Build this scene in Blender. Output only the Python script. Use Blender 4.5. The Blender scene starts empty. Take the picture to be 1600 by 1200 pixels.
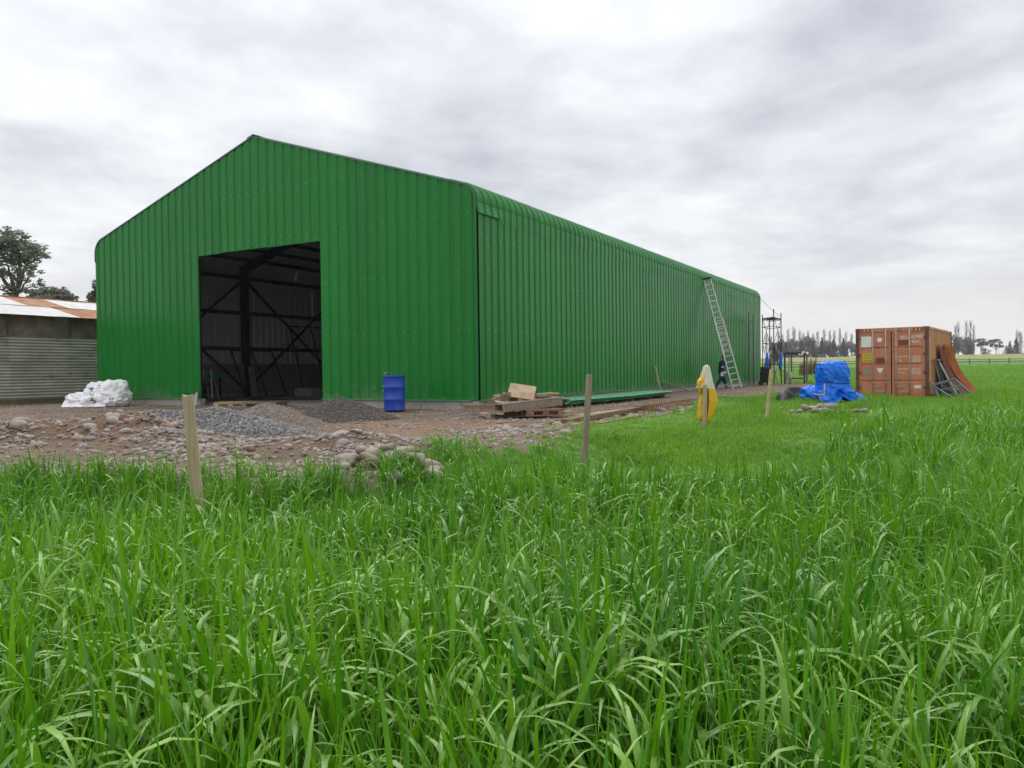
import bpy, bmesh, math, random
import numpy as np
from mathutils import Vector, Matrix, noise as mnoise, bvhtree

# ------------------------------------------------------------------ camera, sky, sun, exposure
scene = bpy.context.scene
COL = scene.collection
CAM = np.array([11.014, -17.698, 1.0])
VR = np.array([0.87048764, 0.49202642, -0.01269939])
VU = np.array([0.003212, 0.02012238, 0.99979236])
VF = np.array([-0.4921798, 0.87034768, -0.0159359])
FPX = 1227.3
cam_data = bpy.data.cameras.new("camera")
cam_data.sensor_width = 36.0
cam_data.lens = FPX / 1600 * 36
cam_data.clip_start = 0.05
cam_data.clip_end = 6000
cam = bpy.data.objects.new("camera", cam_data)
COL.objects.link(cam)
cam.matrix_world = Matrix(((VR[0], VU[0], -VF[0], CAM[0]), (VR[1], VU[1], -VF[1], CAM[1]), (VR[2], VU[2], -VF[2], CAM[2]), (0, 0, 0, 1)))
scene.camera = cam

SUN_EL = math.radians(52)
SUN_AZ_DIR = Vector((-0.62, 0.78, 0)).normalized()      # horizontal direction towards the sun
world = bpy.data.worlds.new("World")
scene.world = world
world.use_nodes = True


def build_world():
    nt = world.node_tree
    N, L = nt.nodes, nt.links
    N.clear()
    out = N.new('ShaderNodeOutputWorld')
    bg = N.new('ShaderNodeBackground')
    sky = N.new('ShaderNodeTexSky')
    sky.sky_type = 'NISHITA'
    sky.sun_disc = False
    sky.sun_elevation = SUN_EL
    sky.sun_rotation = math.atan2(SUN_AZ_DIR.x, SUN_AZ_DIR.y)
    skys = N.new('ShaderNodeVectorMath'); skys.operation = 'SCALE'; skys.inputs[3].default_value = 0.08
    L.new(sky.outputs[0], skys.inputs[0])
    tc = N.new('ShaderNodeTexCoord')
    sep = N.new('ShaderNodeSeparateXYZ'); L.new(tc.outputs['Generated'], sep.inputs[0])

    def math_(op, a, b=None, c=None):
        n = N.new('ShaderNodeMath'); n.operation = op
        for i, v in enumerate((a, b, c)):
            if v is None: continue
            if isinstance(v, (int, float)): n.inputs[i].default_value = v
            else: L.new(v, n.inputs[i])
        return n.outputs[0]
    z = math_('MAXIMUM', sep.outputs[2], 0.0)
    den = math_('ADD', z, 0.16)
    u = math_('DIVIDE', sep.outputs[0], den)
    v = math_('DIVIDE', sep.outputs[1], den)
    comb = N.new('ShaderNodeCombineXYZ'); L.new(u, comb.inputs[0]); L.new(v, comb.inputs[1])

    def noise_(scale, detail, rough, dist, off, sx=1.0, sy=1.0, rot=0.0):
        mp = N.new('ShaderNodeMapping')
        mp.inputs['Location'].default_value = off
        mp.inputs['Rotation'].default_value = (0, 0, rot)
        mp.inputs['Scale'].default_value = (sx, sy, 1)
        L.new(comb.outputs[0], mp.inputs[0])
        n = N.new('ShaderNodeTexNoise')
        n.inputs['Scale'].default_value = scale
        n.inputs['Detail'].default_value = detail
        n.inputs['Roughness'].default_value = rough
        n.inputs['Distortion'].default_value = dist
        L.new(mp.outputs[0], n.inputs[0])
        return n.outputs[0]
    big = noise_(0.5, 3, 0.5, 0.3, (3.1, 7.7, 0))
    mid = noise_(1.1, 6, 0.55, 0.25, (1.3, 0.4, 0), rot=0.5)
    fine = noise_(3.6, 4, 0.6, 0.2, (9.0, 2.0, 0), rot=0.5)
    s = math_('ADD', math_('MULTIPLY', big, 0.38), math_('ADD', math_('MULTIPLY', mid, 0.48), math_('MULTIPLY', fine, 0.17)))
    ramp = N.new('ShaderNodeValToRGB')
    L.new(s, ramp.inputs[0])
    e = ramp.color_ramp.elements
    e[0].position = 0.385; e[0].color = (0.30, 0.315, 0.355, 1)
    e[1].position = 0.64; e[1].color = (0.70, 0.705, 0.71, 1)
    m1 = e.new(0.455); m1.color = (0.41, 0.425, 0.46, 1)
    m2 = e.new(0.54); m2.color = (0.545, 0.555, 0.575, 1)
    # overcast brightening towards the zenith and the pale warm gap above the horizon
    bri = math_('ADD', 0.98, math_('MULTIPLY', math_('POWER', z, 1.3), 0.75))
    cl = N.new('ShaderNodeVectorMath'); cl.operation = 'SCALE'
    L.new(ramp.outputs[0], cl.inputs[0]); L.new(bri, cl.inputs[3])
    hz = N.new('ShaderNodeMapRange'); hz.interpolation_type = 'SMOOTHSTEP'
    L.new(math_('ADD', sep.outputs[2], math_('MULTIPLY', math_('SUBTRACT', mid, 0.5), 0.16)), hz.inputs[0])
    hz.inputs[1].default_value = 0.025; hz.inputs[2].default_value = 0.15
    hz.inputs[3].default_value = 0.8; hz.inputs[4].default_value = 0.0
    mixh = N.new('ShaderNodeMix'); mixh.data_type = 'RGBA'
    L.new(hz.outputs[0], mixh.inputs[0]); L.new(cl.outputs[0], mixh.inputs[6])
    mixh.inputs[7].default_value = (0.68, 0.655, 0.635, 1)
    mix = N.new('ShaderNodeMix'); mix.data_type = 'RGBA'
    mix.inputs[0].default_value = 0.96
    L.new(skys.outputs[0], mix.inputs[6]); L.new(mixh.outputs[2], mix.inputs[7])
    L.new(mix.outputs[2], bg.inputs[0])
    bg.inputs[1].default_value = 1.0
    L.new(bg.outputs[0], out.inputs[0])


build_world()
sun_data = bpy.data.lights.new("sun", 'SUN')
sun_data.energy = 1.1
sun_data.angle = math.radians(40)
sun_data.color = (1.0, 0.965, 0.92)
sun = bpy.data.objects.new("sun", sun_data)
COL.objects.link(sun)
sdir = Vector((SUN_AZ_DIR.x * math.cos(SUN_EL), SUN_AZ_DIR.y * math.cos(SUN_EL), math.sin(SUN_EL)))
sun.rotation_euler = sdir.to_track_quat('Z', 'Y').to_euler()
sun.location = (0, 0, 60)
scene.view_settings.view_transform = 'Standard'
scene.view_settings.look = 'None'
scene.view_settings.exposure = 0.60
scene.view_settings.gamma = 1.0
scene.view_settings.use_curve_mapping = False
scene.render.engine = 'CYCLES'
scene.cycles.max_bounces = 6
scene.cycles.diffuse_bounces = 5
scene.cycles.glossy_bounces = 2
scene.cycles.transmission_bounces = 3
scene.cycles.adaptive_threshold = 0.02
scene.cycles.transparent_max_bounces = 8
scene.cycles.use_denoising = True
scene.cycles.use_adaptive_sampling = True

# ------------------------------------------------------------------ helpers
rng = np.random.default_rng(7)
rnd = random.Random(11)


def ray(px, py): return VF * FPX + VR * (px - 800) + VU * (600 - py)
def gp(px, py, z=0.0):
    d = ray(px, py); return Vector(CAM + d * (z - CAM[2]) / d[2])
def wp(px, py, X):
    d = ray(px, py); return Vector(CAM + d * (X - CAM[0]) / d[0])
def dp(px, py, D): return Vector(CAM + ray(px, py) * D / FPX)


def tag(o, label=None, cat=None, group=None, kind=None):
    if label: o['label'] = label
    if cat: o['category'] = cat
    if group: o['group'] = group
    if kind: o['kind'] = kind
    return o


def empty(name, loc=(0, 0, 0), rz=0.0, label=None, cat=None, group=None):
    o = bpy.data.objects.new(name, None)
    COL.objects.link(o)
    o.location = loc
    o.rotation_euler = (0, 0, rz)
    o.empty_display_size = 0.1
    return tag(o, label, cat, group)


class MB:
    def __init__(s): s.v = []; s.f = []; s.mi = []; s.cur = 0
    def add(s, vs, fs):
        b = len(s.v)
        s.v += [tuple(v) for v in vs]
        for f in fs:
            s.f.append([i + b for i in f]); s.mi.append(s.cur)
        return s
    def box(s, c, size, M=None):
        hx, hy, hz = size[0] / 2, size[1] / 2, size[2] / 2
        vs = [Vector((x * hx, y * hy, z * hz)) for x in (-1, 1) for y in (-1, 1) for z in (-1, 1)]
        if M is not None: vs = [M @ v for v in vs]
        vs = [v + Vector(c) for v in vs]
        return s.add(vs, [(0, 1, 3, 2), (4, 6, 7, 5), (0, 4, 5, 1), (2, 3, 7, 6), (0, 2, 6, 4), (1, 5, 7, 3)])
    def bar(s, a, b, w, h=None, up=(0, 0, 1), w2=None, h2=None):
        """rectangular bar from a to b, w wide sideways and h along 'up'"""
        a = Vector(a); b = Vector(b); h = w if h is None else h
        w2 = w if w2 is None else w2; h2 = h if h2 is None else h2
        d = (b - a).normalized(); up = Vector(up)
        if abs(d.dot(up)) > 0.98: up = Vector((1, 0, 0))
        x = d.cross(up).normalized(); y = x.cross(d).normalized()
        vs = []
        for p, ww, hh in ((a, w, h), (b, w2, h2)):
            for i, j in ((-1, -1), (1, -1), (1, 1), (-1, 1)):
                vs.append(p + x * (i * ww / 2) + y * (j * hh / 2))
        return s.add(vs, [(3, 2, 1, 0), (4, 5, 6, 7), (0, 1, 5, 4), (1, 2, 6, 5), (2, 3, 7, 6), (3, 0, 4, 7)])
    def tube(s, pts, r, n=6, cap=True):
        pts = [Vector(p) for p in pts]
        rs = list(r) if hasattr(r, '__len__') else [r] * len(pts)
        vs = []; fs = []
        x = None
        for i, p in enumerate(pts):
            d = (pts[min(i + 1, len(pts) - 1)] - pts[max(i - 1, 0)]).normalized()
            if x is None:
                x = d.orthogonal().normalized()
            else:
                x = (x - d * x.dot(d)); x = x.normalized() if x.length > 1e-6 else d.orthogonal().normalized()
            y = d.cross(x)
            for k in range(n):
                a = 2 * math.pi * k / n
                vs.append(p + (x * math.cos(a) + y * math.sin(a)) * rs[i])
        for i in range(len(pts) - 1):
            for k in range(n):
                k2 = (k + 1) % n
                fs.append((i * n + k, i * n + k2, (i + 1) * n + k2, (i + 1) * n + k))
        if cap:
            fs.append(tuple(range(n))[::-1]); m = (len(pts) - 1) * n
            fs.append(tuple(range(m, m + n)))
        return s.add(vs, fs)
    def lathe(s, prof, n=24, c=(0, 0, 0), M=None):
        vs = []; fs = []
        for (r, z) in prof:
            for k in range(n):
                a = 2 * math.pi * k / n
                v = Vector((r * math.cos(a), r * math.sin(a), z))
                if M is not None: v = M @ v
                vs.append(v + Vector(c))
        for i in range(len(prof) - 1):
            for k in range(n):
                k2 = (k + 1) % n
                fs.append((i * n + k, i * n + k2, (i + 1) * n + k2, (i + 1) * n + k))
        return s.add(vs, fs)
    def grid(s, fn, nu, nv):
        vs = [fn(i / nu, j / nv) for j in range(nv + 1) for i in range(nu + 1)]
        fs = [(j * (nu + 1) + i, j * (nu + 1) + i + 1, (j + 1) * (nu + 1) + i + 1, (j + 1) * (nu + 1) + i) for j in range(nv) for i in range(nu)]
        return s.add(vs, fs)
    def mesh(s, name, mats, smooth=False):
        me = bpy.data.meshes.new(name)
        me.from_pydata(s.v, [], s.f)
        for m in (mats if isinstance(mats, (list, tuple)) else [mats]): me.materials.append(m)
        if any(s.mi): me.polygons.foreach_set('material_index', s.mi)
        if smooth: me.polygons.foreach_set('use_smooth', [True] * len(s.f))
        me.update()
        return me
    def build(s, name, mats, parent=None, smooth=False, loc=None, bevel=0):
        o = bpy.data.objects.new(name, s.mesh(name, mats, smooth))
        COL.objects.link(o)
        if parent: o.parent = parent
        if loc is not None: o.location = loc
        if bevel:
            m = o.modifiers.new('bevel', 'BEVEL'); m.width = bevel; m.segments = 2; m.limit_method = 'ANGLE'
        return o


def link_mesh(name, me, parent=None, loc=(0, 0, 0), rot=(0, 0, 0), scale=(1, 1, 1)):
    o = bpy.data.objects.new(name, me)
    COL.objects.link(o)
    o.location = loc; o.rotation_euler = rot; o.scale = scale
    if parent: o.parent = parent
    return o


def text_mesh(body, size, depth=0.0, bold=0.010):
    cu = bpy.data.curves.new('lettering', 'FONT')
    cu.body = body; cu.size = size; cu.extrude = depth; cu.align_x = 'LEFT'; cu.resolution_u = 2; cu.offset = size * bold
    ob = bpy.data.objects.new('lettering', cu)
    COL.objects.link(ob)
    dg = bpy.context.evaluated_depsgraph_get()
    me = bpy.data.meshes.new_from_object(ob.evaluated_get(dg))
    bpy.data.objects.remove(ob)
    bpy.data.curves.remove(cu)
    return me


# ------------------------------------------------------------------ materials
def nodes(name):
    m = bpy.data.materials.new(name); m.use_nodes = True
    nt = m.node_tree; b = nt.nodes['Principled BSDF']
    return m, nt, nt.nodes, nt.links, b


def rgba(c): return (c[0], c[1], c[2], 1)


def pmat(name, c1, c2=None, scale=4.0, rough=0.6, c3=None, scale3=25.0, amt3=0.5, bump=0.0, bscale=40.0, metallic=0.0, spec=0.5,
         stretch=(1, 1, 1), rvar=0.15, lo=0.35, hi=0.65, lo3=0.55, hi3=0.7, coord='Object', rand=0.0):
    m, nt, N, L, b = nodes(name)
    b.inputs['Metallic'].default_value = metallic
    b.inputs['Roughness'].default_value = rough
    b.inputs['Specular IOR Level'].default_value = spec
    tc = N.new('ShaderNodeTexCoord')
    mp = N.new('ShaderNodeMapping'); mp.inputs['Scale'].default_value = stretch
    L.new(tc.outputs[coord], mp.inputs[0])
    vec = mp.outputs[0]
    if rand:
        oi = N.new('ShaderNodeObjectInfo')
        ad = N.new('ShaderNodeVectorMath'); ad.operation = 'ADD'
        sc = N.new('ShaderNodeMath'); sc.operation = 'MULTIPLY'; sc.inputs[1].default_value = 37.0
        L.new(oi.outputs['Random'], sc.inputs[0]); L.new(vec, ad.inputs[0]); L.new(sc.outputs[0], ad.inputs[1])
        vec = ad.outputs[0]

    def nz(scale, detail=6):
        n = N.new('ShaderNodeTexNoise'); n.inputs['Scale'].default_value = scale; n.inputs['Detail'].default_value = detail
        n.inputs['Roughness'].default_value = 0.6
        L.new(vec, n.inputs[0]); return n.outputs[0]

    def rng_(v, a, z, o1=0.0, o2=1.0):
        n = N.new('ShaderNodeMapRange'); n.inputs[1].default_value = a; n.inputs[2].default_value = z
        n.inputs[3].default_value = o1; n.inputs[4].default_value = o2
        L.new(v, n.inputs[0]); return n.outputs[0]
    col = None
    if c2 is not None:
        n1 = nz(scale)
        mx = N.new('ShaderNodeMix'); mx.data_type = 'RGBA'
        L.new(rng_(n1, lo, hi), mx.inputs[0])
        mx.inputs[6].default_value = rgba(c1); mx.inputs[7].default_value = rgba(c2)
        col = mx.outputs[2]
        L.new(rng_(n1, 0.3, 0.7, max(rough - rvar, 0.02), min(rough + rvar, 1)), b.inputs['Roughness'])
    if c3 is not None:
        n3 = nz(scale3)
        mx = N.new('ShaderNodeMix'); mx.data_type = 'RGBA'
        L.new(rng_(n3, lo3, hi3, 0, amt3), mx.inputs[0])
        if col is not None: L.new(col, mx.inputs[6])
        else: mx.inputs[6].default_value = rgba(c1)
        mx.inputs[7].default_value = rgba(c3)
        col = mx.outputs[2]
    if rand and col is not None:
        hv = N.new('ShaderNodeHueSaturation')
        L.new(rng_(oi.outputs['Random'], 0, 1, 1 - rand, 1 + rand), hv.inputs['Value'])
        L.new(col, hv.inputs['Color']); col = hv.outputs[0]
    if col is not None: L.new(col, b.inputs['Base Color'])
    else: b.inputs['Base Color'].default_value = rgba(c1)
    if bump:
        nb = nz(bscale, 5)
        bp = N.new('ShaderNodeBump'); bp.inputs['Strength'].default_value = bump; bp.inputs['Distance'].default_value = 0.02
        L.new(nb, bp.inputs['Height']); L.new(bp.outputs[0], b.inputs['Normal'])
    return m


M = {}
M['green'] = pmat('green_paint', (0.006, 0.186, 0.022), (0.008, 0.205, 0.027), scale=0.7, rough=0.32, rvar=0.05, c3=(0.022, 0.215, 0.05), scale3=3.0, amt3=0.4,
                  bump=0.06, bscale=2.2, spec=0.30, stretch=(1, 1, 0.35), rand=0.08)
M['green_trim'] = pmat('green_trim_paint', (0.07, 0.34, 0.15), (0.05, 0.28, 0.11), scale=3, rough=0.4)
M['inner_sheet'] = pmat('grey_primer_sheet', (0.30, 0.31, 0.32), (0.24, 0.25, 0.26), scale=2, rough=0.5)
M['screw'] = pmat('zinc_screw', (0.62, 0.66, 0.62), rough=0.35, metallic=0.3)
M['steel'] = pmat('dark_primed_steel', (0.045, 0.055, 0.065), (0.03, 0.037, 0.047), scale=5, rough=0.55)
M['trim_dark'] = pmat('dark_flashing', (0.10, 0.14, 0.13), (0.07, 0.10, 0.10), scale=3, rough=0.45)
M['concrete'] = pmat('concrete', (0.46, 0.43, 0.40), (0.34, 0.31, 0.28), scale=2.2, rough=0.9, c3=(0.16, 0.12, 0.09), scale3=5, amt3=0.7, bump=0.5, bscale=30)
M['slab'] = pmat('floor_slab', (0.30, 0.28, 0.26), (0.22, 0.20, 0.18), scale=1.5, rough=0.85)
M['wood_grey'] = pmat('weathered_wood', (0.33, 0.27, 0.205), (0.20, 0.155, 0.115), scale=6, stretch=(6, 6, 0.6), rough=0.85, c3=(0.09, 0.065, 0.045), scale3=14, amt3=0.7, bump=0.5, bscale=25, rand=0.18)
M['wood_post'] = pmat('split_post_wood', (0.50, 0.41, 0.28), (0.37, 0.285, 0.17), scale=5, stretch=(5, 5, 0.5), rough=0.85, c3=(0.18, 0.12, 0.06), scale3=9, amt3=0.8, bump=0.5, bscale=22)
M['wood_brown'] = pmat('brown_wood', (0.30, 0.195, 0.115), (0.19, 0.115, 0.065), scale=4, stretch=(3, 3, 3), rough=0.85, c3=(0.07, 0.04, 0.025), scale3=12, amt3=0.6, bump=0.4, bscale=25, rand=0.2)
M['wood_pale'] = pmat('pale_timber', (0.58, 0.44, 0.27), (0.46, 0.33, 0.19), scale=4, rough=0.8, c3=(0.22, 0.14, 0.08), scale3=11, amt3=0.5, bump=0.3, bscale=25, rand=0.15)
M['ply'] = pmat('plywood', (0.50, 0.365, 0.245), (0.38, 0.265, 0.17), scale=3, rough=0.8, c3=(0.22, 0.14, 0.085), scale3=7, amt3=0.6, bump=0.2, bscale=15)
M['blue_plastic'] = pmat('blue_drum_plastic', (0.012, 0.055, 0.42), (0.02, 0.075, 0.5), scale=3, rough=0.42, c3=(0.28, 0.33, 0.55), scale3=6, amt3=0.35, lo3=0.6, hi3=0.8, stretch=(1, 1, 0.6))
M['tarp'] = pmat('blue_tarpaulin', (0.003, 0.135, 0.74), (0.006, 0.18, 0.84), scale=3, rough=0.36, rvar=0.08, bump=0.3, bscale=12, spec=0.35)
M['black_plastic'] = pmat('black_plastic', (0.012, 0.012, 0.014), (0.028, 0.028, 0.032), scale=4, rough=0.5, spec=0.3)
M['white_bag'] = pmat('white_woven_bag', (0.93, 0.93, 0.94), (0.87, 0.87, 0.89), scale=4, rough=0.6, spec=0.25, bump=0.25, bscale=18)
M['ink'] = pmat('black_ink', (0.03, 0.03, 0.05), rough=0.7)
M['yellow_coat'] = pmat('yellow_oilskin', (0.82, 0.50, 0.008), (0.72, 0.41, 0.006), scale=8, rough=0.4, bump=0.3, bscale=25)
M['white_cloth'] = pmat('cream_lining', (0.76, 0.70, 0.62), (0.66, 0.60, 0.53), scale=8, rough=0.85, bump=0.3, bscale=25)
M['alu'] = pmat('aluminium', (0.62, 0.63, 0.62), (0.52, 0.53, 0.52), scale=6, rough=0.45, metallic=0.2)
M['navy'] = pmat('navy_workwear', (0.012, 0.016, 0.05), (0.02, 0.025, 0.07), scale=12, rough=0.85)
M['skin'] = pmat('skin', (0.42, 0.24, 0.16), rough=0.55)
M['glove'] = pmat('white_glove', (0.75, 0.75, 0.73), rough=0.8)
M['reflect'] = pmat('reflective_tape', (0.55, 0.56, 0.58), rough=0.4)
M['dark_cap'] = pmat('dark_knit_cap', (0.03, 0.035, 0.025), rough=0.9)
M['boot'] = pmat('dusty_boot', (0.19, 0.15, 0.12), rough=0.8)
M['cont'] = pmat('oxide_container_paint', (0.64, 0.24, 0.135), (0.57, 0.20, 0.105), scale=1.6, rough=0.55, c3=(0.30, 0.09, 0.04), scale3=5, amt3=0.5, bump=0.08, bscale=6)
M['cont_side'] = pmat('faded_orange_side_paint', (0.58, 0.26, 0.10), (0.50, 0.21, 0.09), scale=1.3, rough=0.6, c3=(0.26, 0.09, 0.04), scale3=4, amt3=0.5)
M['cont_dark'] = pmat('dark_red_patch', (0.27, 0.045, 0.02), rough=0.6)
M['cont_frame'] = pmat('grimy_frame_paint', (0.20, 0.085, 0.055), (0.12, 0.06, 0.045), scale=3, rough=0.65, c3=(0.05, 0.03, 0.025), scale3=8, amt3=0.7)
M['rubber'] = pmat('door_gasket', (0.025, 0.022, 0.02), rough=0.7)
M['galv'] = pmat('galvanised_bar', (0.56, 0.48, 0.44), (0.44, 0.35, 0.31), scale=7, rough=0.5, metallic=0.2)
M['white_paint'] = pmat('white_print', (0.90, 0.89, 0.87), (0.82, 0.80, 0.78), scale=5, rough=0.5)
M['yellow_paint'] = pmat('yellow_print', (0.78, 0.52, 0.03), (0.70, 0.44, 0.03), scale=6, rough=0.5)
M['olive_paint'] = pmat('data_plate_metal', (0.30, 0.24, 0.14), (0.36, 0.31, 0.22), scale=20, rough=0.5)
M['rust'] = pmat('rusted_plate', (0.36, 0.092, 0.015), (0.24, 0.058, 0.014), scale=2.5, rough=0.85, spec=0.15, c3=(0.10, 0.04, 0.03), scale3=3.0, amt3=0.6, bump=0.3, bscale=25)
M['rust_dark'] = pmat('dark_rusted_plate', (0.17, 0.05, 0.022), (0.115, 0.04, 0.026), scale=2.5, rough=0.85, spec=0.15, c3=(0.22, 0.065, 0.02), scale3=3.0, amt3=0.5, bump=0.3, bscale=25)
M['rebar'] = pmat('rusty_rebar', (0.27, 0.12, 0.055), (0.18, 0.075, 0.035), scale=10, rough=0.85)
M['slate_steel'] = pmat('blue_grey_steel', (0.17, 0.20, 0.23), (0.11, 0.13, 0.155), scale=4, rough=0.5, metallic=0.2)
M['rope'] = pmat('rope', (0.55, 0.47, 0.38), (0.4, 0.33, 0.26), scale=30, rough=0.9)
M['galv_old'] = pmat('old_galvanised_iron', (0.44, 0.42, 0.385), (0.32, 0.295, 0.255), scale=1.2, rough=0.55, c3=(0.17, 0.11, 0.06), scale3=2.2, amt3=0.7, metallic=0.15, rand=0.1, stretch=(1, 0.6, 1.6))
M['roof_white'] = pmat('pale_zinc_roof', (0.66, 0.65, 0.64), (0.56, 0.55, 0.54), scale=2, rough=0.5, c3=(0.45, 0.30, 0.2), scale3=3, amt3=0.3)
M['roof_rust'] = pmat('rusted_roof', (0.42, 0.22, 0.11), (0.33, 0.145, 0.065), scale=2, rough=0.8, c3=(0.52, 0.36, 0.24), scale3=3, amt3=0.5)
M['old_board'] = pmat('stained_board', (0.22, 0.185, 0.14), (0.11, 0.08, 0.055), scale=1.6, rough=0.9, c3=(0.06, 0.04, 0.03), scale3=3, amt3=0.7)
M['moss'] = pmat('mossy_concrete', (0.16, 0.145, 0.07), (0.11, 0.09, 0.05), scale=3, rough=0.95)
M['bark'] = pmat('bark', (0.13, 0.095, 0.07), (0.085, 0.065, 0.05), scale=6, rough=0.9)
M['bark_pale'] = pmat('pale_twigs', (0.28, 0.23, 0.20), (0.22, 0.18, 0.16), scale=6, rough=0.9)
M['fence_wood'] = pmat('old_fence_wood', (0.12, 0.10, 0.08), (0.08, 0.065, 0.05), scale=3, rough=0.9)


def leafmat(name, c1, c2, trans=0.25, rough=0.6, scale=0.6):
    m, nt, N, L, b = nodes(name)
    geo = N.new('ShaderNodeNewGeometry')
    n = N.new('ShaderNodeTexNoise'); n.inputs['Scale'].default_value = scale; n.inputs['Detail'].default_value = 4
    L.new(geo.outputs['Position'], n.inputs[0])
    mr = N.new('ShaderNodeMapRange'); mr.inputs[1].default_value = 0.35; mr.inputs[2].default_value = 0.65
    ad = N.new('ShaderNodeMath'); ad.operation = 'ADD'
    ri = N.new('ShaderNodeMath'); ri.operation = 'MULTIPLY_ADD'; ri.inputs[1].default_value = 0.3; ri.inputs[2].default_value = -0.15
    L.new(geo.outputs['Random Per Island'], ri.inputs[0])
    L.new(n.outputs[0], ad.inputs[0]); L.new(ri.outputs[0], ad.inputs[1]); L.new(ad.outputs[0], mr.inputs[0])
    mx = N.new('ShaderNodeMix'); mx.data_type = 'RGBA'
    mx.inputs[6].default_value = rgba(c1); mx.inputs[7].default_value = rgba(c2)
    L.new(mr.outputs[0], mx.inputs[0]); L.new(mx.outputs[2], b.inputs['Base Color'])
    b.inputs['Roughness'].default_value = rough
    tr = N.new('ShaderNodeBsdfTranslucent'); L.new(mx.outputs[2], tr.inputs[0])
    ms = N.new('ShaderNodeMixShader'); ms.inputs[0].default_value = trans
    out = N['Material Output']
    L.new(b.outputs[0], ms.inputs[1]); L.new(tr.outputs[0], ms.inputs[2]); L.new(ms.outputs[0], out.inputs[0])
    return m


M['leaf_grey'] = leafmat('grey_green_leaf', (0.14, 0.165, 0.12), (0.25, 0.275, 0.20))
M['leaf_dark'] = leafmat('dark_evergreen_leaf', (0.045, 0.07, 0.055), (0.075, 0.105, 0.08))
M['leaf_pine'] = leafmat('pine_needles', (0.06, 0.085, 0.08), (0.095, 0.12, 0.115))
M['leaf_mauve'] = leafmat('bare_mauve_twigs', (0.21, 0.185, 0.18), (0.31, 0.275, 0.26))
M['leaf_brown'] = leafmat('dry_brown_stems', (0.24, 0.125, 0.075), (0.33, 0.20, 0.12))


def bladmat(name, c_dark, c_lite, c_glau_sheen, trans=0.25, rough=0.40):
    """grass blade: per blade tint in the 'blade' attribute (r random, g along the blade, b dead)"""
    m, nt, N, L, b = nodes(name)
    at = N.new('ShaderNodeAttribute'); at.attribute_name = 'blade'
    sep = N.new('ShaderNodeSeparateColor'); L.new(at.outputs['Color'], sep.inputs[0])
    oi = N.new('ShaderNodeObjectInfo')
    n = N.new('ShaderNodeTexNoise'); n.inputs['Scale'].default_value = 0.45; n.inputs['Detail'].default_value = 3
    L.new(oi.outputs['Location'], n.inputs[0])
    mr = N.new('ShaderNodeMapRange'); mr.inputs[1].default_value = 0.35; mr.inputs[2].default_value = 0.65
    mr.inputs[3].default_value = -0.25; mr.inputs[4].default_value = 0.25
    L.new(n.outputs[0], mr.inputs[0])
    ad = N.new('ShaderNodeMath'); ad.operation = 'ADD'; ad.use_clamp = True
    L.new(sep.outputs[0], ad.inputs[0]); L.new(mr.outputs[0], ad.inputs[1])
    mx = N.new('ShaderNodeMix'); mx.data_type = 'RGBA'
    mx.inputs[6].default_value = rgba(c_dark); mx.inputs[7].default_value = rgba(c_lite); L.new(ad.outputs[0], mx.inputs[0])
    m2 = N.new('ShaderNodeMix'); m2.data_type = 'RGBA'
    g = N.new('ShaderNodeMapRange'); g.inputs[1].default_value = 0.25; g.inputs[2].default_value = 1.0; g.inputs[3].default_value = 0.0; g.inputs[4].default_value = 0.5
    L.new(sep.outputs[1], g.inputs[0]); L.new(g.outputs[0], m2.inputs[0])
    L.new(mx.outputs[2], m2.inputs[6]); m2.inputs[7].default_value = rgba(c_glau_sheen)  # pale end tone: waxy bloom plus sky reflection mixed into the base colour
    m3 = N.new('ShaderNodeMix'); m3.data_type = 'RGBA'
    L.new(sep.outputs[2], m3.inputs[0]); L.new(m2.outputs[2], m3.inputs[6]); m3.inputs[7].default_value = (0.55, 0.33, 0.05, 1)
    L.new(m3.outputs[2], b.inputs['Base Color'])
    b.inputs['Roughness'].default_value = rough
    b.inputs['Specular IOR Level'].default_value = 0.55
    tr = N.new('ShaderNodeBsdfTranslucent')
    hv = N.new('ShaderNodeHueSaturation'); hv.inputs['Saturation'].default_value = 1.1; hv.inputs['Value'].default_value = 1.15
    L.new(m3.outputs[2], hv.inputs['Color']); L.new(hv.outputs[0], tr.inputs[0])
    ms = N.new('ShaderNodeMixShader'); ms.inputs[0].default_value = trans
    L.new(b.outputs[0], ms.inputs[1]); L.new(tr.outputs[0], ms.inputs[2]); L.new(ms.outputs[0], N['Material Output'].inputs[0])
    return m


M['oat'] = bladmat('oat_leaf', (0.048, 0.21, 0.008), (0.19, 0.42, 0.014), (0.33, 0.49, 0.13))
M['lawn'] = bladmat('lawn_blade', (0.080, 0.25, 0.008), (0.22, 0.43, 0.014), (0.30, 0.47, 0.05), trans=0.3, rough=0.45)


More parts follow.
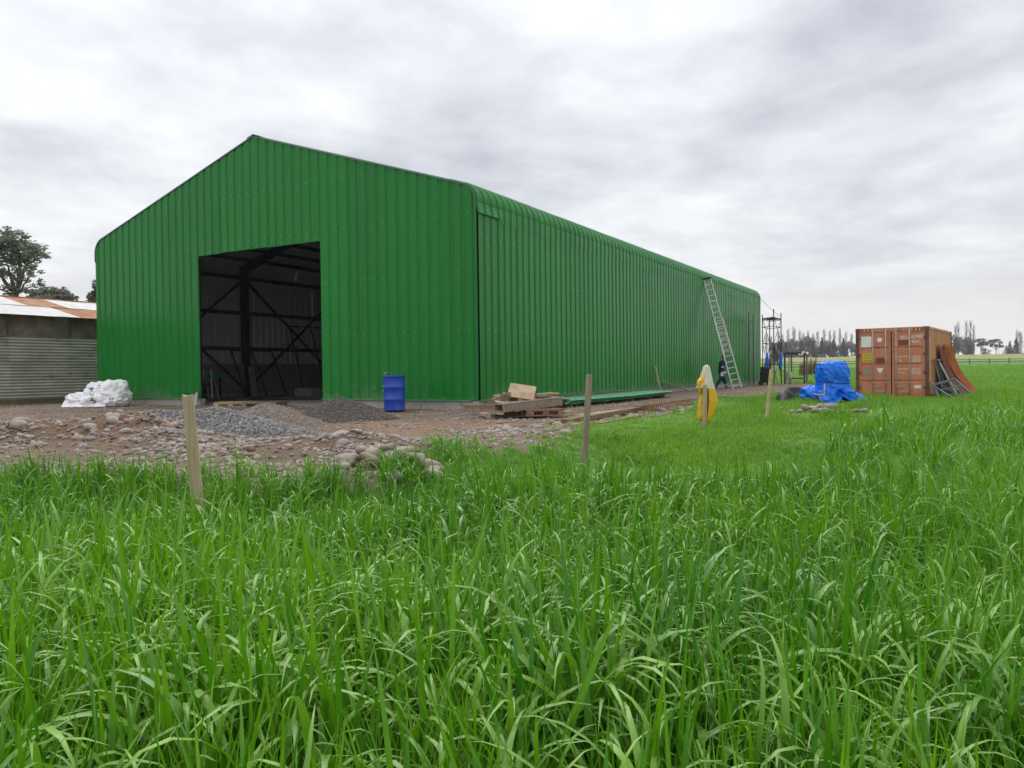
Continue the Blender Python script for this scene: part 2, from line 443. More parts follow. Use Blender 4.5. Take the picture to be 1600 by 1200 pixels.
def stonemat():
    m, nt, N, L, b = nodes('river_stone')
    oi = N.new('ShaderNodeObjectInfo')
    r = N.new('ShaderNodeValToRGB'); L.new(oi.outputs['Random'], r.inputs[0])
    e = r.color_ramp.elements
    cols = [(0, (0.28, 0.215, 0.165)), (0.2, (0.37, 0.315, 0.27)), (0.4, (0.20, 0.15, 0.115)), (0.55, (0.44, 0.385, 0.34)), (0.7, (0.26, 0.235, 0.22)), (0.85, (0.19, 0.125, 0.085)), (1.0, (0.34, 0.28, 0.225))]
    e[0].color = rgba(cols[0][1]); e[1].color = rgba(cols[-1][1])
    for p, c in cols[1:-1]: e.new(p).color = rgba(c)
    tc = N.new('ShaderNodeTexCoord')
    n = N.new('ShaderNodeTexNoise'); n.inputs['Scale'].default_value = 2.2; n.inputs['Detail'].default_value = 5
    L.new(tc.outputs['Object'], n.inputs[0])
    hv = N.new('ShaderNodeHueSaturation')
    mr = N.new('ShaderNodeMapRange'); mr.inputs[1].default_value = 0.3; mr.inputs[2].default_value = 0.7; mr.inputs[3].default_value = 0.72; mr.inputs[4].default_value = 1.15
    L.new(n.outputs[0], mr.inputs[0]); L.new(mr.outputs[0], hv.inputs['Value']); L.new(r.outputs[0], hv.inputs['Color'])
    L.new(hv.outputs[0], b.inputs['Base Color']); b.inputs['Roughness'].default_value = 0.75
    return m


M['stone'] = stonemat()


def gravelmat(name, ramp):
    m, nt, N, L, b = nodes(name)
    oi = N.new('ShaderNodeObjectInfo')
    r = N.new('ShaderNodeValToRGB'); L.new(oi.outputs['Random'], r.inputs[0])
    e = r.color_ramp.elements
    e[0].color = rgba(ramp[0]); e[1].color = rgba(ramp[-1])
    for i, c in enumerate(ramp[1:-1]): e.new((i + 1) / (len(ramp) - 1)).color = rgba(c)
    L.new(r.outputs[0], b.inputs['Base Color']); b.inputs['Roughness'].default_value = 0.65
    return m


M['gravel_grey'] = gravelmat('grey_crushed_gravel', [(0.10, 0.10, 0.105), (0.20, 0.195, 0.195), (0.14, 0.135, 0.135), (0.32, 0.31, 0.30), (0.15, 0.13, 0.115), (0.18, 0.175, 0.175)])
M['gravel_dark'] = gravelmat('dark_grit', [(0.075, 0.06, 0.052), (0.11, 0.09, 0.078), (0.06, 0.05, 0.045), (0.16, 0.135, 0.12), (0.09, 0.075, 0.065), (0.3, 0.28, 0.26)])
M['grey_soil'] = pmat('grey_gravel_bed', (0.17, 0.165, 0.165), (0.12, 0.115, 0.115), scale=9, rough=0.9, c3=(0.3, 0.29, 0.28), scale3=40, amt3=0.6, bump=1.0, bscale=60)
M['dark_soil'] = pmat('dark_grit_bed', (0.105, 0.085, 0.073), (0.075, 0.06, 0.052), scale=6, rough=0.95, c3=(0.2, 0.17, 0.15), scale3=60, amt3=0.6, bump=0.8, bscale=80)
M['tan_soil'] = pmat('tan_sandy_bed', (0.20, 0.155, 0.12), (0.15, 0.115, 0.09), scale=6, rough=0.95, c3=(0.3, 0.25, 0.21), scale3=60, amt3=0.5, bump=0.8, bscale=80)


def groundmat():
    m, nt, N, L, b = nodes('ground_soil_and_turf')
    geo = N.new('ShaderNodeNewGeometry')

    def nz(scale, detail=6, rough=0.6):
        n = N.new('ShaderNodeTexNoise'); n.inputs['Scale'].default_value = scale; n.inputs['Detail'].default_value = detail; n.inputs['Roughness'].default_value = rough
        L.new(geo.outputs['Position'], n.inputs[0]); return n.outputs[0]

    def mr(v, a, z, c=0.0, d=1.0):
        n = N.new('ShaderNodeMapRange'); n.inputs[1].default_value = a; n.inputs[2].default_value = z; n.inputs[3].default_value = c; n.inputs[4].default_value = d
        L.new(v, n.inputs[0]); return n.outputs[0]

    def mix(f, a, c):
        n = N.new('ShaderNodeMix'); n.data_type = 'RGBA'
        for s, v in ((0, f), (6, a), (7, c)):
            if isinstance(v, tuple): n.inputs[s].default_value = rgba(v)
            elif isinstance(v, float): n.inputs[s].default_value = v
            else: L.new(v, n.inputs[s])
        return n.outputs[2]

    def attr(nm):
        a = N.new('ShaderNodeAttribute'); a.attribute_name = nm; return a.outputs['Fac']
    # packed dirt
    d = mix(mr(nz(0.6), 0.38, 0.62), (0.235, 0.168, 0.115), (0.155, 0.105, 0.072))
    d = mix(mr(nz(2.6), 0.5, 0.72, 0, 0.7), d, (0.25, 0.205, 0.165))
    d = mix(mr(nz(22), 0.52, 0.68, 0, 0.65), d, (0.29, 0.245, 0.20))
    d = mix(mr(nz(55, 3), 0.55, 0.7, 0, 0.55), d, (0.12, 0.09, 0.07))
    clay = N.new('ShaderNodeMath'); clay.operation = 'MULTIPLY'
    L.new(attr('clay'), clay.inputs[0]); L.new(mr(nz(3.0), 0.35, 0.62), clay.inputs[1])
    d = mix(clay.outputs[0], d, (0.31, 0.165, 0.085))
    rub = N.new('ShaderNodeMath'); rub.operation = 'MULTIPLY'
    L.new(attr('rubble'), rub.inputs[0]); L.new(mr(nz(2.0), 0.3, 0.6, 0.4, 0.95), rub.inputs[1])
    d = mix(rub.outputs[0], d, mix(mr(nz(4.5), 0.4, 0.62), (0.125, 0.07, 0.042), (0.21, 0.13, 0.08)))
    # turf
    t = mix(mr(nz(0.15), 0.4, 0.6), (0.075, 0.20, 0.014), (0.11, 0.26, 0.022))
    t = mix(mr(nz(6), 0.45, 0.7, 0, 0.5), t, (0.05, 0.10, 0.012))
    sep = N.new('ShaderNodeSeparateXYZ'); L.new(geo.outputs['Position'], sep.inputs[0])
    far = mr(attr('far'), 0.45, 0.55)
    t = mix(far, t, mix(mr(nz(0.02), 0.4, 0.6), (0.22, 0.245, 0.065), (0.28, 0.28, 0.085)))
    base = attr('dirt')
    e = N.new('ShaderNodeMath'); e.operation = 'ADD'
    L.new(base, e.inputs[0]); L.new(mr(nz(3.5), 0.3, 0.7, -0.35, 0.35), e.inputs[1])
    c = mix(mr(e.outputs[0], 0.4, 0.6), t, d)
    L.new(c, b.inputs['Base Color'])
    b.inputs['Roughness'].default_value = 0.9
    b.inputs['Specular IOR Level'].default_value = 0.3
    bp = N.new('ShaderNodeBump'); bp.inputs['Strength'].default_value = 0.9; bp.inputs['Distance'].default_value = 0.035
    hh = N.new('ShaderNodeMath'); hh.operation = 'ADD'
    L.new(nz(9), hh.inputs[0]); L.new(nz(38, 4), hh.inputs[1])
    L.new(hh.outputs[0], bp.inputs['Height']); L.new(bp.outputs[0], b.inputs['Normal'])
    return m


M['ground'] = groundmat()
# ------------------------------------------------------------------ terrain
W, LEN, ZS, HE, HA = 16.48, 34.49, 0.242, 5.904, 8.515
DX1, DX2, DH = -10.913, -5.514, 4.968
DIRT_PX = [(-260, 742), (0, 742), (300, 750), (520, 752), (600, 744), (640, 726), (690, 706), (760, 698), (850, 692), (880, 681), (905, 669), (950, 662),
           (1000, 655), (1050, 646), (1080, 640), (1088, 630), (1130, 622), (1190, 619), (1240, 617), (1275, 608), (1282, 602), (1240, 599)]
DIRT = [(gp(x, y).x, gp(x, y).y) for x, y in DIRT_PX] + [(0.5, LEN + 2.0), (-W - 1, LEN + 3), (-45, 42), (-45, -14)]
DIRT = np.array(DIRT)


def smooth(t, a, b):
    t = np.clip((t - a) / (b - a), 0, 1); return t * t * (3 - 2 * t)


def poly_sd(x, y, P):
    """signed distance, positive inside"""
    x = np.asarray(x, float); y = np.asarray(y, float)
    inside = np.zeros(x.shape, bool); dist = np.full(x.shape, 1e9)
    n = len(P)
    for i in range(n):
        ax, ay = P[i]; bx, by = P[(i + 1) % n]
        c = ((ay > y) != (by > y)) & (x < (bx - ax) * (y - ay) / (by - ay + 1e-12) + ax)
        inside ^= c
        ex, ey = bx - ax, by - ay
        t = np.clip(((x - ax) * ex + (y - ay) * ey) / (ex * ex + ey * ey + 1e-12), 0, 1)
        dist = np.minimum(dist, np.hypot(x - ax - t * ex, y - ay - t * ey))
    return np.where(inside, dist, -dist)


_G = np.random.default_rng(3).random((256, 256))


def vnoise(x, y, s):
    """smooth value noise, 0..1"""
    x = np.asarray(x, float) * s + 500.3; y = np.asarray(y, float) * s + 377.7
    xi = np.floor(x).astype(int); yi = np.floor(y).astype(int)
    fx = x - xi; fy = y - yi
    fx = fx * fx * (3 - 2 * fx); fy = fy * fy * (3 - 2 * fy)
    g = lambda a, b: _G[a % 256, b % 256]
    return (g(xi, yi) * (1 - fx) + g(xi + 1, yi) * fx) * (1 - fy) + (g(xi, yi + 1) * (1 - fx) + g(xi + 1, yi + 1) * fx) * fy


CREST = [(-260, 11.8, .26), (-80, 11.7, .27), (60, 11.6, .30), (190, 11.7, .42), (260, 10.7, .24), (330, 9.9, .14), (450, 9.7, .15), (550, 9.9, .24), (640, 9.3, .12)]
CR = np.array([(dp(px, 600, D).x, dp(px, 600, D).y, h) for px, D, h in CREST])


def bank(x, y):
    best = np.zeros(np.shape(x))
    for i in range(len(CR) - 1):
        ax, ay, ah = CR[i]; bx, by, bh = CR[i + 1]
        ex, ey = bx - ax, by - ay
        t = np.clip(((x - ax) * ex + (y - ay) * ey) / (ex * ex + ey * ey), 0, 1)
        d = np.hypot(x - ax - t * ex, y - ay - t * ey)
        best = np.maximum(best, (ah + (bh - ah) * t) * np.exp(-(d / 0.85) ** 2))
    return best


def H(x, y):
    x = np.asarray(x, float); y = np.asarray(y, float)
    sd = poly_sd(x, y, DIRT)
    R = np.hypot(x - CAM[0], y - CAM[1])
    near = 1 - smooth(R, 9.5, 14.5)
    z = -0.13 * smooth(-sd, 0.0, 2.6) - 0.36 * near * smooth(-sd, -0.25, 0.9)
    z = z + 1.45 * smooth(R, 60, 185) + 4.7 * smooth(R, 185, 430)
    b = bank(x, y)
    z = z + b * (0.75 + 0.5 * vnoise(x, y, 1.6))
    amp = smooth(sd, 0.2, 1.2)
    z = z + amp * ((vnoise(x, y, 0.8) - .5) * .06 + (vnoise(x + 9, y, 3.3) - .5) * (.03 + .5 * np.minimum(b, .3)))
    z = z + (1 - amp) * (vnoise(x, y, 0.35) - .5) * .10 * smooth(R, 3, 12)
    # flat under the building
    fl = smooth(np.minimum(np.minimum(x + W + 1.2, 1.0 - x), np.minimum(y + 1.2, LEN + 1.5 - y)), 0, 1)
    return z * (1 - fl)


def h1(x, y): return float(H(np.array([x]), np.array([y]))[0])


def axis(segs):
    out = [segs[0][0]]
    for a, b, s in segs:
        n = max(1, int(round((b - a) / s)))
        out += list(a + (b - a) * (np.arange(1, n + 1) / n))
    return np.array(out)


def build_ground():
    gx = axis([(-950, -400, 110), (-400, -60, 34), (-60, -22, 2.0), (-22, -9, .35), (-9, 12, .15), (12, 24, .5), (24, 80, 4), (80, 500, 25), (500, 950, 90)])
    gy = axis([(-900, -60, 140), (-60, -22, 4), (-22, -15, .5), (-15, -2, .15), (-2, 12, .3), (12, 45, .8), (45, 120, 5), (120, 600, 16), (600, 1000, 80)])
    X, Y = np.meshgrid(gx, gy)
    Z = H(X.ravel(), Y.ravel())
    co = np.stack([X.ravel(), Y.ravel(), Z], 1)
    nx, ny = len(gx), len(gy)
    i = np.arange((nx - 1) * (ny - 1)); r = i // (nx - 1); c = i % (nx - 1); a = r * nx + c
    F = np.stack([a, a + 1, a + nx + 1, a + nx], 1)
    me = bpy.data.meshes.new('ground')
    me.from_pydata(co.tolist(), [], F.tolist())
    x, y = co[:, 0], co[:, 1]
    sd = poly_sd(x, y, DIRT)
    def put(nm, v):
        at = me.attributes.new(nm, 'FLOAT', 'POINT'); at.data.foreach_set('value', np.asarray(v, np.float32))
    put('dirt', smooth(sd, -0.5, 0.5))
    q = gp(730, 668); q2 = gp(600, 664); q3 = gp(840, 672)
    cl = np.zeros(len(x))
    for p_, s_ in ((q, 1.5), (q2, 1.2), (q3, 1.1), (gp(470, 655), 1.0)):
        cl = np.maximum(cl, np.exp(-((x - p_.x) ** 2 + (y - p_.y) ** 2) / s_ ** 2))
    put('clay', cl)
    put('rubble', np.clip(bank(x, y) * 5.0, 0, 1))
    put('far', smooth(np.hypot(x - CAM[0], y - CAM[1]), 240, 290))
    me.materials.append(M['ground'])
    me.polygons.foreach_set('use_smooth', [True] * len(me.polygons))
    o = bpy.data.objects.new('ground', me); COL.objects.link(o)
    return tag(o, kind='structure')


build_ground()

# ------------------------------------------------------------------ the green shed
PITCH = 0.36


def backmat():
    """painted outside, grey primer inside"""
    m = M['green'].copy(); m.name = 'green_sheet_grey_back'
    nt = m.node_tree; N, L = nt.nodes, nt.links
    b = N['Principled BSDF']
    g = N.new('ShaderNodeNewGeometry')
    mx = N.new('ShaderNodeMix'); mx.data_type = 'RGBA'
    src = b.inputs['Base Color'].links[0].from_socket
    L.new(g.outputs['Backfacing'], mx.inputs[0]); L.new(src, mx.inputs[6]); mx.inputs[7].default_value = (0.60, 0.62, 0.65, 1)
    # rain-splashed mud and dust low on the sheets, in patches
    tc = N.new('ShaderNodeTexCoord'); sp = N.new('ShaderNodeSeparateXYZ'); L.new(tc.outputs['Object'], sp.inputs[0])
    nz = N.new('ShaderNodeTexNoise'); nz.inputs['Scale'].default_value = 5.0; nz.inputs['Detail'].default_value = 7; L.new(tc.outputs['Object'], nz.inputs[0])
    n2 = N.new('ShaderNodeTexNoise'); n2.inputs['Scale'].default_value = 0.7; L.new(tc.outputs['Object'], n2.inputs[0])
    hgt = N.new('ShaderNodeMapRange'); hgt.inputs[1].default_value = 0.25; hgt.inputs[2].default_value = 1.1; hgt.inputs[3].default_value = 0.18; hgt.inputs[4].default_value = -0.45
    L.new(sp.outputs[2], hgt.inputs[0])
    a1 = N.new('ShaderNodeMath'); L.new(nz.outputs[0], a1.inputs[0]); L.new(hgt.outputs[0], a1.inputs[1])
    a2 = N.new('ShaderNodeMath'); L.new(a1.outputs[0], a2.inputs[0]); L.new(n2.outputs[0], a2.inputs[1])
    mr = N.new('ShaderNodeMapRange'); mr.inputs[1].default_value = 1.02; mr.inputs[2].default_value = 1.32; mr.inputs[4].default_value = 0.3; L.new(a2.outputs[0], mr.inputs[0])
    m4 = N.new('ShaderNodeMix'); m4.data_type = 'RGBA'; L.new(mr.outputs[0], m4.inputs[0]); L.new(mx.outputs[2], m4.inputs[6]); m4.inputs[7].default_value = (0.26, 0.25, 0.17, 1)
    L.new(m4.outputs[2], b.inputs['Base Color'])
    return m


M['sheet'] = backmat()


def rib(s, depth=0.036):
    q = (s % PITCH)
    if q < 0.215: return depth
    if q < 0.25: return depth * (1 - (q - 0.215) / 0.035)
    if q < 0.325: return 0.0
    return depth * (q - 0.325) / 0.035


def rib_pts(s0, s1):
    k0 = int(math.floor(s0 / PITCH)) - 1
    P = {s0, s1}
    for k in range(k0, k0 + int((s1 - s0) / PITCH) + 4):
        for o in (0.0, 0.215, 0.25, 0.325):
            v = k * PITCH + o
            if s0 + 1e-4 < v < s1 - 1e-4: P.add(v)
    return sorted(P)


def sheet(parent, name, s0, s1, rows, fmap, outward, mat, jig=0.0, lap=0.035):
    """ribbed sheet: fmap(s, t, d) -> point; rows = list of t values (or functions of s)"""
    ss = rib_pts(s0, s1)
    if lap: ss = ss + [s1 + lap]
    vs = []
    for t in rows:
        for s in ss:
            d = rib(s) + jig + (0.005 if s >= s1 - 1e-6 and lap else 0.0)
            vs.append(fmap(s, t(s) if callable(t) else t, d))
    n = len(ss)
    fs = []
    out = Vector(outward)
    a, b_, c = Vector(vs[0]), Vector(vs[1]), Vector(vs[n])
    flip = (b_ - a).cross(c - a).dot(out) < 0
    for j in range(len(rows) - 1):
        for i in range(n - 1):
            f = (j * n + i, j * n + i + 1, (j + 1) * n + i + 1, (j + 1) * n + i)
            fs.append(f[::-1] if flip else f)
    return MB().add(vs, fs).build(name, mat, parent)


shed = empty('green_shed', (-W / 2, LEN / 2, 0), label='large green ribbed metal shed with wide dark doorway in its gable', cat='shed')


def child(o, parent):
    o.parent = parent
    o.matrix_parent_inverse = Matrix.Translation(parent.location).inverted()
    return o


TANA = (HA - HE) / (W / 2)
ANG = math.atan(TANA)
RC = 0.55
TL = RC * math.tan((math.pi / 2 - ANG) / 2)


def ztop(x):
    u = min(-x, W + x); u = max(u, 0.0)
    if u < RC * (1 - math.sin(ANG)):
        return HE - TL + RC * math.sqrt(max(0, 1 - ((RC - u) / RC) ** 2))
    return HE + u * TANA


def build_shed():
    P = shed
    k = lambda o: child(o, P)
    gm = M['sheet']
    # gable sheets (front): outward -Y
    sw = (DX2 - DX1) / 5
    seams = [DX1 - sw * i for i in range(5, -1, -1)] + [DX1 + sw * i for i in range(1, 6)] + [DX2 + sw * i for i in range(1, 6)]
    seams = [-W + 0.01] + [s for s in seams if -W + 0.3 < s < -0.2] + [-0.006]
    rr = random.Random(5)
    for a, b in zip(seams[:-1], seams[1:]):
        zb = DH if (a > DX1 - .01 and b < DX2 + .01) else ZS
        j = rr.uniform(0, 0.007)
        jz = rr.uniform(-0.012, 0.012) if zb > 1 else 0
        mids = [zb + jz + (0.0) , ]
        k(sheet(P, 'gable_sheet', a, b, [zb + jz, lambda s: ztop(s) - 0.015], lambda s, t, d: (s, -d, t), (0, -1, 0), gm, j,
                lap=0.035 if b < -.1 and abs(b - DX1) > .02 and abs(b - DX2) > .02 else 0))
    # back gable
    n = 15
    for i in range(n):
        a, b = -W + W * i / n, -W + W * (i + 1) / n
        k(sheet(P, 'back_gable_sheet', a, b, [ZS, lambda s: ztop(s) - 0.015], lambda s, t, d: (s, LEN + d, t), (0, 1, 0), gm, 0, lap=0))
    # side walls
    zc = HE - TL
    ns = 31
    sws = (LEN - 0.07) / ns
    for side in (1, -1):
        X0 = 0.0 if side > 0 else -W
        for i in range(ns):
            a = 0.012 + sws * i; b = a + sws
            j = rr.uniform(0, 0.006)
            k(sheet(P, 'side_sheet', a, b, [ZS, zc - 0.05], lambda s, t, d: (X0 + side * d, s, t), (side, 0, 0), gm, j, lap=0.035 if i < ns - 1 else 0))
        # crimped curved eave sheets, lapping over wall and roof
        A1 = math.pi / 2 - ANG
        prof = [(0.0, -0.33 + 0.0), (0.0, -0.16)]
        narc = 26
        for i in range(ns):
            a = -0.045 if i == 0 else 0.05 + sws * i
            b = 0.05 + sws * (i + 1)
            skirt = 0.30 + (0.0 if i == 0 else rr.uniform(-0.015, 0.015))
            lift = 0.05 if i == 0 and side > 0 else 0.0
            rows = [-skirt, -0.10] + [q / narc for q in range(narc + 1)] + [2.0]
            if i > 0: rows[0] -= 0.12

            def fm(s, t, d):
                d = d + 0.012
                if t < 0:
                    e = lift * (-t / 0.3) ** 2
                    x, z, nx_, nz_ = 0.0, zc + t, 1.0, 0.0
                    d += e
                elif t <= 1.0:
                    th = t * A1
                    cr = 0.006 * (1 if int(round(t * narc)) % 2 else -1)
                    x, z, nx_, nz_ = -RC + RC * math.cos(th), zc + RC * math.sin(th), math.cos(th), math.sin(th)
                    d += cr
                else:
                    x, z, nx_, nz_ = -RC + RC * math.cos(A1) - 0.5 * math.cos(ANG), zc + RC * math.sin(A1) + 0.5 * math.sin(ANG), math.sin(ANG), math.cos(ANG)
                return (X0 + side * (x + nx_ * d), s, z + nz_ * d)
            k(sheet(P, 'curved_eave_sheet', a, b, rows, fm, (side, 0, 0), gm, rr.uniform(0, 0.006), lap=0.035 if i < ns - 1 else 0))
        # roof sheets
        x1 = -RC + RC * math.cos(A1)
        z1 = zc + RC * math.sin(A1)
        run = (W / 2 + x1)
        for i in range(ns):
            a = -0.045 if i == 0 else 0.05 + sws * i
            b = 0.05 + sws * (i + 1)

            def fr(s, t, d):
                return (X0 + side * (x1 - run * t + math.sin(ANG) * d), s, z1 + TANA * run * t + math.cos(ANG) * d)
            k(sheet(P, 'roof_sheet', a, b, [0.0, 1.0], fr, (side * 0.3, 0, 1), gm, 0.0, lap=0.035 if i < ns - 1 else 0))
        # plinth and drip flashing along the wall
        k(MB().box((X0 + side * 0.005 - side * 0.10, LEN / 2, ZS / 2 - .125), (0.2, LEN + 0.02, ZS + .21)).build('plinth', M['concrete'], P))
        k(MB().box((X0 + side * 0.045, LEN / 2, ZS - 0.005), (0.07, LEN, 0.028)).build('drip_flashing', M['green_trim'], P))
    # ridge cap
    mb = MB()
    for sd in (-1, 1):
        mb.bar((-W / 2 + sd * 0.13, -0.04, HA + 0.012), (-W / 2 + sd * 0.13, LEN, HA + 0.012), 0.30, 0.01, up=(sd * math.sin(ANG), 0, math.cos(ANG)))
    k(mb.build('ridge_cap', M['green'], P))
    # verge trim following the gable outline
    def outline(off):
        A1 = math.pi / 2 - ANG
        pts = [(0.0 + off, HE - TL - 0.3), (0.0 + off, HE - TL)]
        for q in range(1, 11):
            th = A1 * q / 10
            pts.append((-RC + (RC + off) * math.cos(th), HE - TL + (RC + off) * math.sin(th)))
        pts.append((-W / 2, HA + off / math.cos(ANG)))
        return pts
    for sd in (1, -1):
        pin = outline(-0.035); po = outline(0.005)
        mb = MB()
        vs = []
        for (xa, za), (xb, zb) in zip(pin, po):
            for (x, z) in ((xa, za), (xb, zb)):
                xx = x if sd > 0 else -W - x
                vs += [(xx, -0.062, z), (xx, -0.046, z)]
        n_ = len(pin); fs = []
        for i in range(n_ - 1):
            a = i * 4; b = a + 4
            fs += [(a, a + 2, b + 2, b), (a + 2, a + 3, b + 3, b + 2), (a + 3, a + 1, b + 1, b + 3), (a + 1, a, b, b + 1)]
        k(mb.add(vs, fs).build('verge_trim', M['trim_dark'], P))
    # front plinth either side of the door
    for xa, xb in ((-W, DX1 - .02), (DX2 + .02, -0.2)):
        k(MB().box(((xa + xb) / 2, 0.10 - 0.02, ZS / 2 - .125), (xb - xa, 0.2, ZS + .21)).build('plinth', M['concrete'], P))
        k(MB().box(((xa + xb) / 2, -0.045, ZS - 0.005), (xb - xa, 0.07, 0.028)).build('drip_flashing', M['green_trim'], P))
    # screws: one row per girt, a head on every crest
    sc = MB()
    def screw(p, nrm, r=0.0105):
        nrm = Vector(nrm); x = nrm.orthogonal().normalized(); y = nrm.cross(x)
        vs = [Vector(p) + (x * math.cos(i * math.pi / 3) + y * math.sin(i * math.pi / 3)) * r for i in range(6)]
        vs += [v + nrm * 0.008 for v in vs]
        sc.add(vs, [(6, 7, 8, 9, 10, 11)] + [(i, (i + 1) % 6, (i + 1) % 6 + 6, i + 6) for i in range(6)])
    rows = (0.6, 2.13, 3.70, 5.25, 6.75)
    x = math.ceil(-W / PITCH) * PITCH + 0.11
    while x < -0.05:
        for z in rows:
            if z < ztop(x) - .15 and not (DX1 < x < DX2 and z < DH) and rr.random() < .9:
                screw((x + rr.uniform(-.01, .01), -0.036, z + rr.uniform(-.012, .012)), (0, -1, 0))
        if DX1 < x < DX2 and rr.random() < .6: screw((x, -0.036, DH + .09), (0, -1, 0))
        x += PITCH
    y = 0.11 + 0.0
    y = math.ceil(0.05 / PITCH) * PITCH + 0.11
    while y < LEN - .1:
        for z in rows[:4]:
            if rr.random() < .9:
                screw((0.036, y + rr.uniform(-.01, .01), min(z, 4.6) + rr.uniform(-.012, .012)), (1, 0, 0))
        y += PITCH
    tag(k(sc.build('screw_heads', M['screw'], P)), kind='stuff')
    k(MB().add([(-.03, -.046, ZS), (.014, -.046, ZS), (.014, -.040, ZS), (-.03, -.040, ZS), (-.03, -.046, HE - TL), (.014, -.046, HE - TL), (.014, -.040, HE - TL), (-.03, -.040, HE - TL)], [(0, 1, 5, 4), (1, 2, 6, 5), (2, 3, 7, 6), (3, 0, 4, 7), (4, 5, 6, 7)]).build('corner_trim', M['green'], P))
    # floor
    k(MB().box((-W / 2, LEN / 2 + .1, -0.02), (W - 0.5, LEN - 0.6, 0.14)).build('floor_slab', M['slab'], P))

    # steel frame inside
    ys = [0.35, 6.7, 13.05, 19.4, 25.75, 32.1, 34.25]
    st = M['steel']
    def isec(a, b, w, h, up):
        mb = MB(); a = Vector(a); b = Vector(b); d = (b - a).normalized(); up = Vector(up)
        s_ = d.cross(up).normalized(); u_ = s_.cross(d).normalized()
        for q in (-1, 1): mb.bar(a + u_ * (q * h / 2), b + u_ * (q * h / 2), w, 0.014, up=u_)
        mb.bar(a, b, 0.012, h - 0.016, up=u_)
        return mb
    for y in ys:
        for sd in (1, -1):
            xx = -0.22 if sd > 0 else -W + 0.22
            k(isec((xx, y, 0.04), (xx, y, HE - 0.1), 0.19, 0.34, (1, 0, 0)).build('column', st, P))
            k(isec((xx, y, HE - 0.28), (-W / 2, y, HA - 0.30), 0.17, 0.30, (0, 0, 1)).build('rafter', st, P))
    for xx in (-11.22, -5.22):   # door posts
        k(isec((xx, 0.16, 0.04), (xx, 0.16, ztop(xx) - .45), 0.15, 0.2, (0, 1, 0)).build('door_post', st, P))
    k(isec((DX1 - .18, 0.14, DH + 0.12), (DX2 + .18, 0.14, DH + 0.12), 0.12, 0.16, (0, 0, 1)).build('door_header', st, P))
    for z in rows[:4]:
        for sd in (1, -1):
            xx = -0.045 if sd > 0 else -W + 0.045
            k(MB().bar((xx - sd * .0, 0.1, z + .02), (xx, LEN - .1, z + .02), 0.06, 0.16).build('girt', st, P))
        k(MB().bar((-W + .1, LEN - .05, z + .02), (-.1, LEN - .05, z + .02), 0.06, 0.16).build('girt', st, P))
        for xa, xb in (((-W + .1, DX1 - .05), (DX2 + .05, -.1)) if z < DH else ((-W + .1, -.1),)):
            k(MB().bar((xa, 0.05, z + .02), (xb, 0.05, z + .02), 0.06, 0.14).build('girt', st, P))
    for i in range(9):
        for sd in (1, -1):
            u_ = 0.6 + i * 0.92
            xx = -u_ if sd > 0 else -W + u_
            k(MB().bar((xx, 0.1, ztop(xx) - 0.10), (xx, LEN - .1, ztop(xx) - 0.10), 0.06, 0.15).build('purlin', st, P))
    for xx in (-W + 0.16, -0.16):
        for ya, yb in ((0.35, 6.7), (6.7, 13.05), (25.75, 32.1)):
            k(MB().tube([(xx, ya, 5.25), (xx, yb, 0.35)], 0.055, 6).build('brace', st, P))
            k(MB().tube([(xx + .09, ya, 0.35), (xx + .09, yb, 5.25)], 0.055, 6).build('brace', st, P))
    # lower inner lining of horizontal corrugated iron on the left wall
    for i in range(4):
        ya = 4.4 + i * 1.9
        prof = []
        vs = []; fs = []
        nz_ = 44
        for q in range(nz_ + 1):
            z = 0.25 + 1.25 * q / nz_
            xo = -W + 0.12 + 0.012 * math.sin(q / nz_ * 1.25 / 0.105 * 2 * math.pi)
            vs += [(xo, ya, z), (xo, ya + 1.88, z)]
        fs = [(2 * q, 2 * q + 1, 2 * q + 3, 2 * q + 2) for q in range(nz_)]
        k(MB().add(vs, fs).build('lining_sheet', M['inner_sheet'], P, smooth=True))


build_shed()

